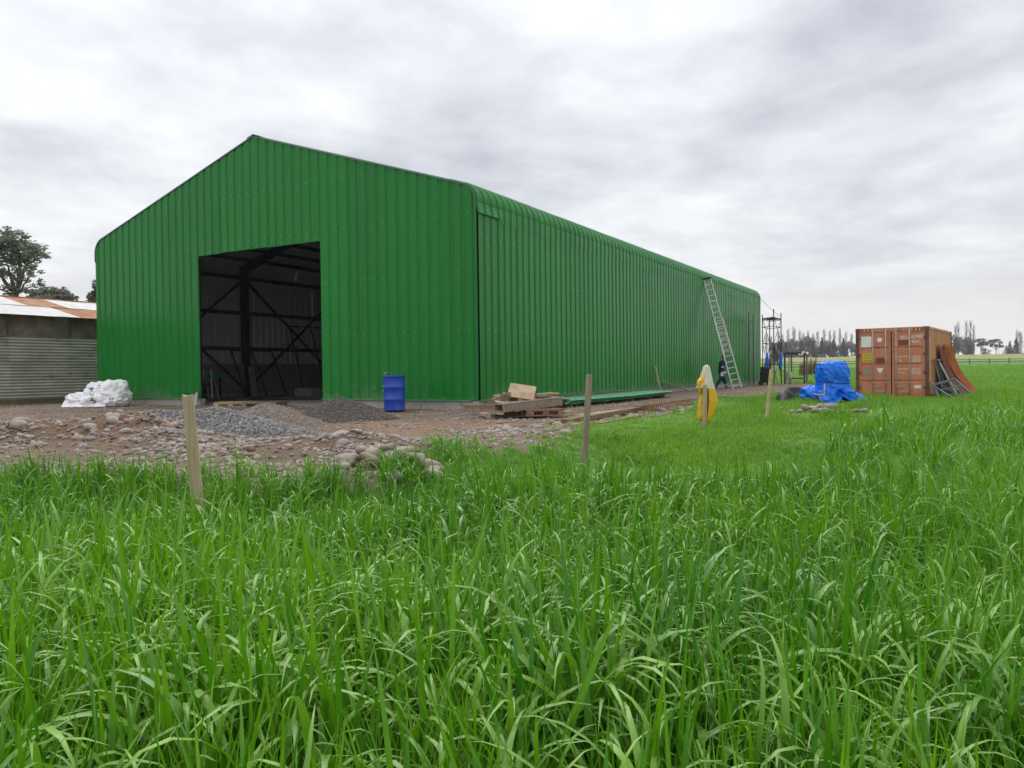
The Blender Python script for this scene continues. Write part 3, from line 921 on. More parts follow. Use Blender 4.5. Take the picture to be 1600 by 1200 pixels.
# ------------------------------------------------------------------ old corrugated shed on the left
def build_old_shed():
    X = -19.4
    P = empty('old_shed', (X - 3.5, 8, 0), label='low old barn of rusty corrugated iron left of the green shed', cat='shed')
    k = lambda o: child(o, P)

    def corr(name, ya, yb, za, zb, xoff, mat):
        n = int((zb - za) / 0.018)
        vs = []
        for q in range(n + 1):
            z = za + (zb - za) * q / n
            xo = X + xoff + 0.017 * math.sin(z / 0.115 * 2 * math.pi)
            vs += [(xo, ya, z), (xo, yb, z)]
        fs = [(2 * q, 2 * q + 1, 2 * q + 3, 2 * q + 2) for q in range(n)]
        return k(MB().add(vs, fs).build(name, mat, P, smooth=True))
    rr = random.Random(2)
    y = -11.0
    i = 0
    while y < 28:
        w = 2.35
        off = 0.0
        for (za, zb) in ((0.18, 0.93), (0.90, 1.64), (1.62, 2.53)):
            corr('wall_sheet', y, y + w + .06, za, zb, off + rr.uniform(0, .014), M['galv_old']); off += 0.006
        k(MB().box((X - 0.06, y + w / 2, 2.93), (0.03, w - 0.02, 0.82)).build('upper_board', M['old_board'], P))
        k(MB().bar((X - 0.03, y, 2.5), (X - 0.03, y, 3.3), 0.07, 0.07).build('stud', M['fence_wood'], P))
        y += w
    k(MB().box((X - 0.08, 8, 0.03), (0.16, 39, 0.34)).build('footing', M['moss'], P))
    k(MB().bar((X + .0, -11, 2.55), (X + .0, 28, 2.55), 0.07, 0.05).build('wall_rail', M['old_board'], P))
    k(MB().box((X - 7.4, 8, 1.6), (0.1, 39, 3.2)).build('rear_wall', M['old_board'], P))
    k(MB().box((X - 3.7, -11.0, 1.75), (7.3, 0.1, 3.3)).build('end_wall', M['old_board'], P))
    # roof sheets: eave above the wall, ridge 3.7 m back
    ex, ez, rx, rz = X + 0.35, 3.33, X - 3.7, 4.33

    def roof(ya, yb, t0, t1, mat, lift):
        n = int((yb - ya) / 0.019)
        vs = []
        for q in range(n + 1):
            yy = ya + (yb - ya) * q / n
            d = 0.011 * math.sin(yy / 0.105 * 2 * math.pi) + lift
            for t in (t0, t1):
                vs.append((ex + (rx - ex) * t, yy, ez + (rz - ez) * t + d))
        fs = [(2 * q, 2 * q + 2, 2 * q + 3, 2 * q + 1) for q in range(n)]
        return k(MB().add(vs, fs).build('roof_sheet', mat, P, smooth=True))
    y = -11.4
    w = 0.82
    while y < 28:
        if y < 0.2: a, b = M['roof_white'], (M['roof_white'] if y < -0.6 else M['roof_rust'])
        elif y < 1.0: a, b = M['roof_rust'], M['roof_rust']
        elif y < 1.8: a, b = M['roof_rust'], M['roof_white']
        else: a, b = (M['roof_rust'] if rr.random() < .5 else M['roof_white']), M['roof_white']
        roof(y, y + w + .05, 0.0, 0.55, a, 0.0 + rr.uniform(0, .01))
        roof(y, y + w + .05, 0.50, 1.0, b, 0.02 + rr.uniform(0, .012))
        y += w
    k(MB().bar((rx, -11.4, rz + .03), (rx, 28, rz + .03), 0.22, 0.05).build('ridge_cap', M['roof_rust'], P))
    k(MB().box(((rx + X - 7.4) / 2 - .1, 8, 3.85), (3.9, 39.4, 0.03), Matrix.Rotation(-0.26, 3, 'Y')).build('rear_roof', M['roof_rust'], P))
    for q in range(14):
        yy = -10 + q * 2.8
        k(MB().bar((ex - .02, yy, ez - .09), (rx, yy, rz - .09), 0.06, 0.11).build('rafter', M['fence_wood'], P))


build_old_shed()
# ------------------------------------------------------------------ things on the site
RH = Vector((VR[0], VR[1], 0)).normalized()
FH = Vector((-RH.y, RH.x, 0))
UP = Vector((0, 0, 1))


def rough_post(mb, a, b, r0, r1, n=9, seg=7, seed=0, square=False, wob=0.06):
    """hand-split post: tapered, slightly crooked, uneven section"""
    rr = random.Random(seed)
    a = Vector(a); b = Vector(b); d = (b - a).normalized()
    x = d.orthogonal().normalized(); y = d.cross(x)
    ph = [rr.uniform(0.86, 1.12) for _ in range(n)]
    vs = []; fs = []
    off = Vector((0, 0, 0))
    for i in range(seg + 1):
        t = i / seg
        p = a.lerp(b, t) + x * (math.sin(t * 3 + seed) * wob * r0) + y * (math.cos(t * 2.3 + seed) * wob * r0)
        r = r0 + (r1 - r0) * t
        for k in range(n):
            an = 2 * math.pi * k / n
            rad = r * ph[k] * rr.uniform(0.965, 1.035)
            if square: rad *= 1 / max(abs(math.cos(an)), abs(math.sin(an))) * 0.85
            vs.append(p + x * math.cos(an) * rad + y * math.sin(an) * rad + (d * rr.uniform(-.012, .012) if i == seg else Vector((0, 0, 0))))
    for i in range(seg):
        for k in range(n):
            fs.append((i * n + k, i * n + (k + 1) % n, (i + 1) * n + (k + 1) % n, (i + 1) * n + k))
    fs.append(tuple(range(n))[::-1]); fs.append(tuple(range(seg * n, seg * n + n)))
    return mb.add(vs, fs)


def post(name, label, cat, top_px, base_px, depth, r0, r1, mat, seed, group=None, square=False):
    """post standing at 'depth' metres; foot buried in the ground"""
    t = dp(top_px[0], top_px[1], depth); q = dp(base_px[0], base_px[1], depth)
    d = (q - t).normalized()
    gz = h1(q.x, q.y)
    foot = q + d * max(0.05, (q.z - gz) / max(0.2, -d.z) + 0.08)
    o = rough_post(MB(), foot, t, r0, r1, seed=seed, square=square).build(name, mat)
    # origin at the foot
    o.data.transform(Matrix.Translation(-foot)); o.location = foot
    return tag(o, label, cat, group)


G_POST = 'wooden stakes along the field edge'
post('fence_post', 'thick pale split wooden post in the tall grass at left', 'post', (293, 617), (308, 772), 6.6, .062, .052, M['wood_post'], 3, G_POST, square=True)
post('fence_post', 'weathered grey square stake in the grass before the timber pile', 'post', (920, 586), (913, 718), 8.9, .036, .034, M['wood_grey'], 5, G_POST, square=True)
post('fence_post', 'thin pale stake standing alone between raincoat and blue tarpaulin', 'post', (1205, 577), (1198, 652), 16.0, .040, .034, M['wood_pale'], 7, G_POST)
post('fence_post', 'brown stake holding up the yellow raincoat', 'post', (1102, 602), (1100, 662), 14.30, .040, .038, M['wood_post'], 9, G_POST, square=True)


# yellow raincoat hung over its stake
def build_coat():
    b0 = dp(1100, 662, 14.4); t0 = dp(1104, 574, 14.4)
    P = empty('raincoat', (b0.x, b0.y, b0.z), label='yellow raincoat with cream lining hung over a stake', cat='raincoat')
    hgt = t0.z - b0.z
    lean = (t0 - b0)
    TOC = (-FH)           # towards camera

    def shell(name, th0, th1, z0, z1, rf, mat, nu=22, nv=16, fold=0.018, seed=0, thick=0.006, hem=None):
        def fn(u, v):
            th = th0 + (th1 - th0) * u
            t = z0 + (z1 - z0) * v
            if hem and v == 0: t += hem(u)
            r = rf(u, t)
            r += fold * (0.3 + (1 - t)) * math.sin(th * 5 + seed + 3 * t) + 0.012 * math.sin(th * 9 - 7 * t + seed)
            p = b0 + lean * t
            return p + RH * (math.sin(th) * r) + TOC * (math.cos(th) * min(r, .12) * 0.55)
        o = MB().grid(fn, nu, nv).build(name, mat, None, smooth=True)
        m = o.modifiers.new('thickness', 'SOLIDIFY'); m.thickness = thick
        return child(o, P)
    # angle 0 faces the camera; the coat opens in front of the post
    def r_y(u, t):
        s = 2 * u - 1          # -1 right flap seen from the camera .. +1 left flap
        right = float(np.interp(t, [.02, .20, .39, .64, .80, .93], [.085, .165, .235, .15, .10, .06]))
        left = float(np.interp(t, [.02, .14, .30, .45, .60, .70, .77, .84, .93], [.05, .135, .12, .09, .085, .13, .15, .10, .05]))
        k = 0.5 + 0.5 * math.tanh(-s * 3)
        return (right * k + left * (1 - k)) * (1.0 if t > 0.08 else 0.8)
    shell('coat_body', math.radians(14), math.radians(340), 0.03, 0.93, r_y, M['yellow_coat'], nu=56, nv=30, fold=.014, hem=lambda u: 0.05 * math.sin(u * 17) + .05 * u)

    def r_h(u, t):
        k = max(0.0, 1.04 - t) / 0.42
        return 0.03 + 0.125 * k ** 0.75
    shell('hood_lining', math.radians(-118), math.radians(118), 0.60, 1.03, r_h, M['white_cloth'], nu=30, nv=16, fold=0.016, seed=2, hem=lambda u: 0.05 * math.sin(u * 3.14 + .5) - 0.05 * (u - .3))
    mb = MB()
    c = b0 + lean * 1.03
    mb.lathe([(0.0, 0.02), (0.022, 0.012), (0.035, -0.015), (0.042, -0.05)], 12, c)
    child(mb.build('hood_peak', M['white_cloth'], None, smooth=True), P)
    # limp sleeve on the left
    s0 = b0 + lean * 0.80 - RH * 0.09 + TOC * 0.03
    mb = MB().tube([s0, s0 - RH * .05 - UP * .06, s0 - RH * .04 - UP * .18, s0 - RH * .01 - UP * .28], [.025, .042, .03, .018], 8)
    child(mb.build('sleeve', M['yellow_coat'], None, smooth=True), P)


build_coat()


# blue drum by the gable
def build_drum():
    g = gp(617, 643, -0.02)
    P = empty('blue_drum', (g.x, g.y, 0), label='blue plastic drum standing against the green gable', cat='barrel')
    tilt = Matrix.Rotation(-0.025, 3, 'Y')
    R = 0.285
    prof = [(0.0, 0.0), (R - .03, 0.0), (R - .008, .02), (R - .004, .10), (R, .28), (R + .010, .295), (R + .010, .315), (R, .33), (R + .002, .60), (R + .012, .612), (R + .012, .632), (R + .002, .648),
            (R - .004, .86), (R + .004, .885), (R + .016, .895), (R + .016, .925), (R + .004, .93), (R - .01, .925), (R - .012, .90), (0.0, .895)]
    o = MB().lathe(prof, 40, (0, 0, 0), tilt).build('drum_body', M['blue_plastic'], P, smooth=True)
    md = o.modifiers.new('edges', 'EDGE_SPLIT'); md.split_angle = math.radians(40)
    a = -RH * 0.24
    MB().box(a + UP * 0.955, (.05, .05, .10)).build('bung_cap', M['wood_grey'], P)
    MB().box(a + UP * 1.01, (.075, .06, .02)).build('cap_top', M['galv'], P)
    for z in (.53, .66):
        MB().box(-RH * 0.285 + UP * z - FH * .05, (.03, .03, .03)).build('label_scrap', M['white_paint'], P)


build_drum()


# ------------------------------------------------------------------ pallets and timber
def pallet(P_loc, rz, label, mats, size=(1.2, 1.0), group='wooden pallets on the building site', tilt=(0, 0), parts='full'):
    P = empty('pallet', P_loc, rz, label, 'pallet', group)
    P.rotation_euler = (tilt[0], tilt[1], rz)
    sx, sy = size
    n = 7
    for i in range(n):
        x = -sx / 2 + 0.05 + (sx - 0.1) * i / (n - 1)
        MB().box((x, 0, 0.132), (0.098, sy, 0.02)).build('deck_board', mats, P)
    for y in (-sy / 2 + .05, 0, sy / 2 - .05):
        MB().box((0, y, 0.111), (sx, 0.095, 0.02)).build('stringer_board', mats, P)
        for x in (-sx / 2 + .07, 0, sx / 2 - .07):
            MB().box((x, y, 0.061), (0.14, 0.098, 0.08)).build('block', mats, P)
        MB().box((0, y, 0.010), (sx - .004, 0.096, 0.02)).build('bottom_board', mats, P)
    return P


RZ = math.atan2(RH.y, RH.x)
# two pallets in front of the doorway
q = gp(366, 636); pallet((q.x, q.y, 0.02), RZ + .12, 'pale pallet before the doorway, the left one of the pair', M['wood_pale'], (1.0, 1.0))
q = gp(414, 636); pallet((q.x, q.y, 0.02), RZ - .06, 'greyer pallet before the doorway, the right one of the pair', M['wood_grey'], (1.05, 1.0))


def plank(name, label, a, b, w, h, mat, up=(0, 0, 1), group='loose boards of the timber pile', cat='board'):
    a = Vector(a); b = Vector(b)
    c = (a + b) / 2
    o = MB().bar(a - c, b - c, w, h, up=up).build(name, mat, loc=c, bevel=0.003)
    return tag(o, label, cat, group)


def pile():
    D = 16.6
    o = gp(815, 655)             # front foot of the pile
    def L(u, v, z): return o + RH * u + FH * v + UP * z
    # lower right pallet
    pallet(L(0.36, 0.55, 0.05), RZ + .42, 'small brown pallet at the bottom right of the timber pile', M['wood_brown'], (0.85, 0.8))
    # bottom boards across
    plank('board', 'long dark beam sticking out left under the timber pile', L(-1.3, 1.6, .20), L(0.35, 1.25, .20), .13, .10, M['wood_brown'])
    plank('board', 'short split offcut at the left foot of the timber pile', L(-.62, .35, .13), L(-.40, .9, .20), .16, .05, M['wood_grey'])
    plank('board', 'pale end piece on the left of the timber pile', L(-.60, .25, .06), L(-.85, .6, .07), .12, .10, M['ply'])
    plank('board', 'supporting beam lying lengthways beneath the long box beam', L(-.45, .5, .09), L(.55, .65, .12), .18, .12, M['wood_brown'])
    plank('board', 'pale torn strip across the middle of the timber pile', L(-.15, .18, .155), L(.70, .75, .235), .10, .022, M['wood_pale'])
    # the long box frame (hollow end towards the camera)
    P = empty('wooden_box_frame', L(-.1, .3, .2), label='long grey boxed timber frame with open end on the pile', cat='frame')
    A, B = L(-.48, .12, .235), L(.80, .95, .335)
    dd = (B - A).normalized(); sx = dd.cross(UP).normalized()
    w = .40
    for off, ww, hh, nm in ((UP * .075, w, .028, 'top_board'), (UP * -.075, w, .028, 'bottom_board')):
        child(MB().bar(A + off, B + off, ww, hh).build(nm, M['wood_grey'], None), P)
    for s_ in (-1, 1):
        child(MB().bar(A + sx * (s_ * (w / 2 - .022)), B + sx * (s_ * (w / 2 - .022)), .04, .12).build('side_rail', M['wood_grey'], None), P)
    child(MB().bar(A - sx * .16 - UP * .115 + dd * .01, A + sx * .16 - UP * .115 + dd * .01, .05, .05).build('end_cleat', M['wood_pale'], None), P)
    # middle layer
    plank('board', 'short upright splinter leaning on the pile below the plywood', L(-.42, .62, .36), L(-.36, .66, .55), .05, .03, M['wood_pale'], up=FH)
    plank('board', 'thin stick lying behind the upright splinter', L(-.52, .72, .38), L(-.28, .80, .50), .04, .03, M['wood_brown'])
    plank('board', 'brown block in the middle of the pile under the plywood', L(-.25, .75, .38), L(.12, .68, .39), .12, .10, M['wood_brown'])
    plank('board', 'pale batten beside the brown block on the pile', L(-.05, .55, .385), L(.32, .75, .40), .07, .05, M['wood_pale'])
    plank('board', 'slanting offcut right of the plywood on the pile', L(.22, .9, .42), L(.62, 1.0, .47), .10, .05, M['wood_grey'])
    plank('board', 'reddish splintered piece at the right end of the pile top', L(.55, 1.0, .44), L(.80, .98, .37), .09, .03, M['rebar'])
    rr = random.Random(31)
    for i in range(18):
        u, v = rr.uniform(-.55, .7), rr.uniform(.45, 1.15)
        an = rr.uniform(-1.2, 1.2); ln = rr.uniform(.14, .5); z = rr.uniform(.37, .50)
        a = L(u - math.cos(an) * ln / 2, v - math.sin(an) * ln / 2, z); b = L(u + math.cos(an) * ln / 2, v + math.sin(an) * ln / 2, z + rr.uniform(-.03, .09))
        plank('offcut', 'small split offcut lying loose on top of the timber pile', a, b, rr.uniform(.035, .08), rr.uniform(.02, .05), M[rr.choice(('wood_brown', 'wood_pale', 'wood_grey'))], group='offcuts on the timber pile', cat='offcut')
    for i in range(5):
        u, v = rr.uniform(-.75, -.3), rr.uniform(.3, .9)
        an = rr.uniform(-.9, .9); ln = rr.uniform(.3, .6); z = .04 + i * .04
        a = L(u - math.cos(an) * ln / 2, v - math.sin(an) * ln / 2, z); b = L(u + math.cos(an) * ln / 2, v + math.sin(an) * ln / 2, z + rr.uniform(-.01, .06))
        plank('offcut', 'rough board end jutting out low on the left of the pile', a, b, rr.uniform(.06, .12), rr.uniform(.025, .05), M[rr.choice(('wood_brown', 'wood_brown', 'wood_grey'))], group='board ends under the timber pile', cat='offcut')
    for i, (u0, v0, z0, u1, v1, z1, mt, lab) in enumerate(((-.75, .9, .30, .45, 1.2, .36, 'wood_brown', 'thin plank behind the plywood along the pile'), (-.62, .15, .10, .25, .95, .30, 'wood_grey', 'slanting plank across the front of the pile'), (.1, .1, .06, .95, .55, .10, 'wood_brown', 'plank slid off the right front of the pile'), (.55, .5, .08, 1.15, 1.3, .09, 'wood_pale', 'pale plank lying right of the timber pile'), (-.95, .55, .05, -.2, .40, .07, 'wood_grey', 'grey plank on the ground left of the pile'), (.3, 1.1, .44, .98, 1.05, .40, 'wood_pale', 'pale lath sticking out at the right of the pile top'))):
        plank('board', lab, L(u0, v0, z0), L(u1, v1, z1), .11, .028, M[mt])
    # flat and tilted plywood sheets
    p = tag(MB().box((0, 0, 0), (.36, .30, .022)).build('plywood_sheet', M['ply'], loc=L(-.38, .45, .345), bevel=.003), 'small plywood square lying flat on the left of the pile', 'plywood', 'plywood pieces on the timber pile')
    p.rotation_euler = (0.12, 0.10, RZ + .25)
    p = tag(MB().box((0, 0, 0), (.58, .44, .022)).build('plywood_sheet', M['ply'], loc=L(.02, .68, .56), bevel=.003), 'tilted plywood square on top of the timber pile', 'plywood', 'plywood pieces on the timber pile')
    p.rotation_euler = (math.radians(40), math.radians(9), RZ - .10)


pile()

# long planks by the gravel edge
a = gp(882, 659, .04); b = gp(1008, 637, .10)
plank('beam', 'long brown beam lying at the gravel edge, the front one', a, b, .16, .09, M['wood_brown'], group='long beams at the gravel edge', cat='beam')
a = gp(905, 652, .05); b = gp(1020, 636, .10)
plank('beam', 'second long beam lying just behind the front one', a, b, .12, .09, M['wood_pale'], group='long beams at the gravel edge', cat='beam')
a = gp(935, 662, .03); b = gp(1003, 648, .03)
plank('beam', 'short dark plank lying in the stones before the long beams', a, b, .14, .035, M['wood_brown'], group='long beams at the gravel edge', cat='beam')


# rebar cage
def cage():
    a = gp(1000, 646, .02); b = gp(1083, 633, .02)
    P = empty('rebar_cage', a, label='rusty rebar cage lying at the edge of the grass', cat='rebar')
    d = (b - a); n_ = d.normalized(); s_ = n_.cross(UP).normalized()
    w, h = .20, .16
    for i in (-1, 1):
        for z in (0.02, h):
            child(MB().tube([a + s_ * (i * w / 2) + UP * z, b + s_ * (i * w / 2) + UP * z], .012, 5).build('bar', M['rebar'], None), P)
    m = int(d.length / .16)
    for k in range(m + 1):
        c = a + d * (k / m)
        pts = [c - s_ * w / 2 + UP * .02, c + s_ * w / 2 + UP * .02, c + s_ * w / 2 + UP * h, c - s_ * w / 2 + UP * h]
        mb = MB()
        for i in range(4): mb.tube([pts[i], pts[(i + 1) % 4]], .009, 4)
        child(mb.build('stirrup', M['rebar'], None), P)


cage()


# stacked green sheets on bearers beside the side wall
def stacked_sheets():
    x0, x1, y0, y1 = 1.15, 2.15, 0.9, 9.3
    for i in range(3):
        mb = MB()
        z0 = .13 + i * .04
        ss = rib_pts(0, x1 - x0)
        vs = []
        for y in (y0 + i * .12, (y0 + y1) / 2, y1 + i * .25):
            for s in ss: vs.append((x0 + s, y, z0 + rib(s) + (.0 if y != (y0 + y1) / 2 else -.02)))
        n = len(ss)
        fs = [(j * n + k, j * n + k + 1, (j + 1) * n + k + 1, (j + 1) * n + k) for j in range(2) for k in range(n - 1)]
        o = mb.add(vs, fs).build('roofing_sheet', M['green_trim'])
        md = o.modifiers.new('thickness', 'SOLIDIFY'); md.thickness = .002
        tag(o, ['bottom sheet of the green roofing stack lying beside the wall', 'middle sheet of the green roofing stack beside the wall', 'topmost green roofing sheet of the stack beside the wall'][i], 'metal sheet', 'green sheets stacked on bearers')
    for i, (y, lab) in enumerate(((1.3, 'bearer under the near end of the green sheet stack'), (3.6, 'second bearer from the near end under the green sheets'), (5.9, 'third bearer from the near end under the green sheets'), (7.6, 'fourth bearer from the near end under the green sheets'), (9.0, 'bearer under the far end of the green sheet stack'))):
        plank('bearer', lab, (1.30, y, .055), (2.05, y + .1, .055), .14, .12, M['wood_brown'], group='bearers under the green sheets')


stacked_sheets()

# white stake and a stick leaning on the side wall
a = wp(1033, 612, 0.35); b = wp(1024, 572, 0.09)
plank('batten', 'pale upright batten leaning against the green side wall', (a.x, a.y, 0.0), b, .10, .035, M['wood_post'], up=(1, 0, 0), group='sticks against the side wall', cat='batten')
a = wp(1032, 595, 0.22); b = gp(1074, 611)
plank('batten', 'slanting stick resting on the pale batten by the wall', (b.x, b.y, .02), a, .06, .045, M['wood_grey'], group='sticks against the side wall', cat='batten')


# ------------------------------------------------------------------ extension ladder
def ladder():
    base = Vector((1.72, 21.06, 0.0)); top = Vector((0.18, 21.34, 5.62))
    P = empty('extension_ladder', base, label='tall aluminium extension ladder leaning on the side wall', cat='ladder')
    d = top - base; n_ = d.normalized()
    s_ = Vector((.86, .5, 0)); s_ = (s_ - n_ * s_.dot(n_)).normalized()
    f_ = n_.cross(s_)
    w = .43
    for sec, (t0, t1, ww, off) in enumerate(((0.0, 0.62, w, 0.0), (0.30, 1.0, w - .08, .05))):
        a = base + d * t0 + f_ * off; b = base + d * t1 + f_ * off
        for i in (-1, 1):
            child(MB().bar(a + s_ * (i * ww / 2), b + s_ * (i * ww / 2), .055, .085, up=f_).build('rail', M['alu'], None), P)
        m = int((b - a).length / .29)
        for k in range(m):
            c = a + (b - a) * ((k + .6) / m)
            child(MB().tube([c - s_ * ww / 2, c + s_ * ww / 2], .022, 6).build('rung', M['alu'], None), P)
    for i in (-1, 1):
        c = base + s_ * (i * w / 2)
        child(MB().box(c + UP * .02, (.10, .06, .04)).build('foot', M['black_plastic'], None), P)
    c = top - n_ * .1
    child(MB().bar(c - s_ * .2, c + s_ * .2, .09, .12, up=f_).build('top_bumper', M['black_plastic'], None), P)


ladder()


# ------------------------------------------------------------------ walking person
def person():
    foot = gp(1127, 608)
    X = (RH + FH * .25).normalized()      # walking direction, past the ladder
    Yv = UP.cross(X)                                 # left of the walker
    hgt = 1.64
    def J(f, l, z): return foot + X * (f * hgt) + Yv * (l * hgt) + UP * (z * hgt)
    P = empty('person', foot, label='person in navy work coverall and white gloves walking beside the ladder', cat='person')
    V = []; E = []; Rr = []
    def v(p, r):
        V.append(p); Rr.append(r * hgt); return len(V) - 1
    def e(a, b): E.append((a, b))
    pel = v(J(0, 0, .52), .092)
    wst = v(J(.012, 0, .62), .092); chs = v(J(.03, 0, .735), .108); nkb = v(J(.05, 0, .82), .07); nck = v(J(.065, 0, .865), .034)
    hd1 = v(J(.085, 0, .905), .048); hd2 = v(J(.088, 0, .955), .056); hd3 = v(J(.082, 0, .99), .032)
    nose = v(J(.145, 0, .918), .010)
    for a, b in ((pel, wst), (wst, chs), (chs, nkb), (nkb, nck), (nck, hd1), (hd1, hd2), (hd2, hd3), (hd1, nose)): e(a, b)
    # legs: near (right) leg back, far (left) leg forward
    for sd, (kn, an, toe, heel) in ((-1, ((-.045, .29), (-.215, .085), (-.15, .02), (-.2, .04))), (1, ((.13, .29), (.20, .05), (.30, .035), (.14, .02)))):
        hp = v(J(0.0, sd * .052, .49), .072); k_ = v(J(kn[0], sd * .055, kn[1]), .06); a_ = v(J(an[0], sd * .055, an[1]), .048)
        t_ = v(J(toe[0], sd * .06, toe[1]), .022)
        e(pel, hp); e(hp, k_); e(k_, a_); e(a_, t_)
    # arms: right (near) hangs slightly forward, left swings forward
    for sd, (el, wr) in ((-1, ((-.035, .645), (.025, .535))), (1, ((.06, .65), (.15, .56)))):
        sh = v(J(.04, sd * .11, .795), .054); l_ = v(J(el[0], sd * .135, el[1]), .046); w_ = v(J(wr[0], sd * .13, wr[1]), .034)
        hd = v(J(wr[0] + .018, sd * .128, wr[1] - .035), .032)
        e(nkb, sh); e(sh, l_); e(l_, w_); e(w_, hd)
        for i in range(4):
            off = (i - 1.5) * .0125
            f1 = v(J(wr[0] + .02 + off, sd * .118, wr[1] - .07), .0062); f2 = v(J(wr[0] + .032 + off * .9, sd * .112, wr[1] - .092 + abs(off) * .3), .005)
            e(hd, f1); e(f1, f2)
        th = v(J(wr[0] + .045, sd * .105, wr[1] - .045), .0068); e(hd, th)
    me = bpy.data.meshes.new('body')
    me.from_pydata([tuple(p - foot) for p in V], E, [])
    ob = bpy.data.objects.new('body', me); COL.objects.link(ob)
    sk = ob.modifiers.new('skin', 'SKIN'); sk.use_smooth_shade = True
    for i, sv in enumerate(me.skin_vertices[0].data):
        sv.radius = (Rr[i], Rr[i]); sv.use_root = (i == pel)
    sb = ob.modifiers.new('sub', 'SUBSURF'); sb.levels = 1; sb.render_levels = 1
    dg = bpy.context.evaluated_depsgraph_get()
    m2 = bpy.data.meshes.new_from_object(ob.evaluated_get(dg))
    bpy.data.objects.remove(ob)
    for mm in ('navy', 'skin', 'glove', 'reflect', 'boot'): m2.materials.append(M[mm])
    for p_ in m2.polygons:
        c = p_.center; z = c.z / hgt; f_ = c.dot(X) / hgt; l_ = c.dot(Yv) / hgt
        i = 0
        if z > .868: i = 1
        elif abs(l_) > .095 and .40 < z < .535 - (0.0 if l_ < 0 else -.02): i = 2
        elif z < .075 and (f_ > .0 and z < .06 or f_ < 0): i = 4
        elif abs(l_) < .09 and .105 < z < .135: i = 3
        elif abs(l_) > .095 and .665 < z < .69: i = 3
        p_.material_index = i; p_.use_smooth = True
    o = bpy.data.objects.new('body', m2); COL.objects.link(o); o.parent = P
    # knit cap
    c = J(.082, 0, .962) - foot
    mb = MB().lathe([(.0, .058 * hgt), (.03 * hgt, .052 * hgt), (.052 * hgt, .025 * hgt), (.060 * hgt, -.005 * hgt), (.059 * hgt, -.018 * hgt)], 14, c)
    mb.build('cap', M['dark_cap'], P, smooth=True)
    for sd in (-1, 1):
        MB().lathe([(.0, .018), (.012, .012), (.014, 0), (.012, -.012), (0, -.018)], 8, J(.08, sd * .056, .925) - foot).build('ear', M['skin'], P, smooth=True)
    MB().bar(J(.01, -.15, .505) - foot, J(.10, -.15, .505) - foot, .04, .045).build('held_cup', M['glove'], P)


person()


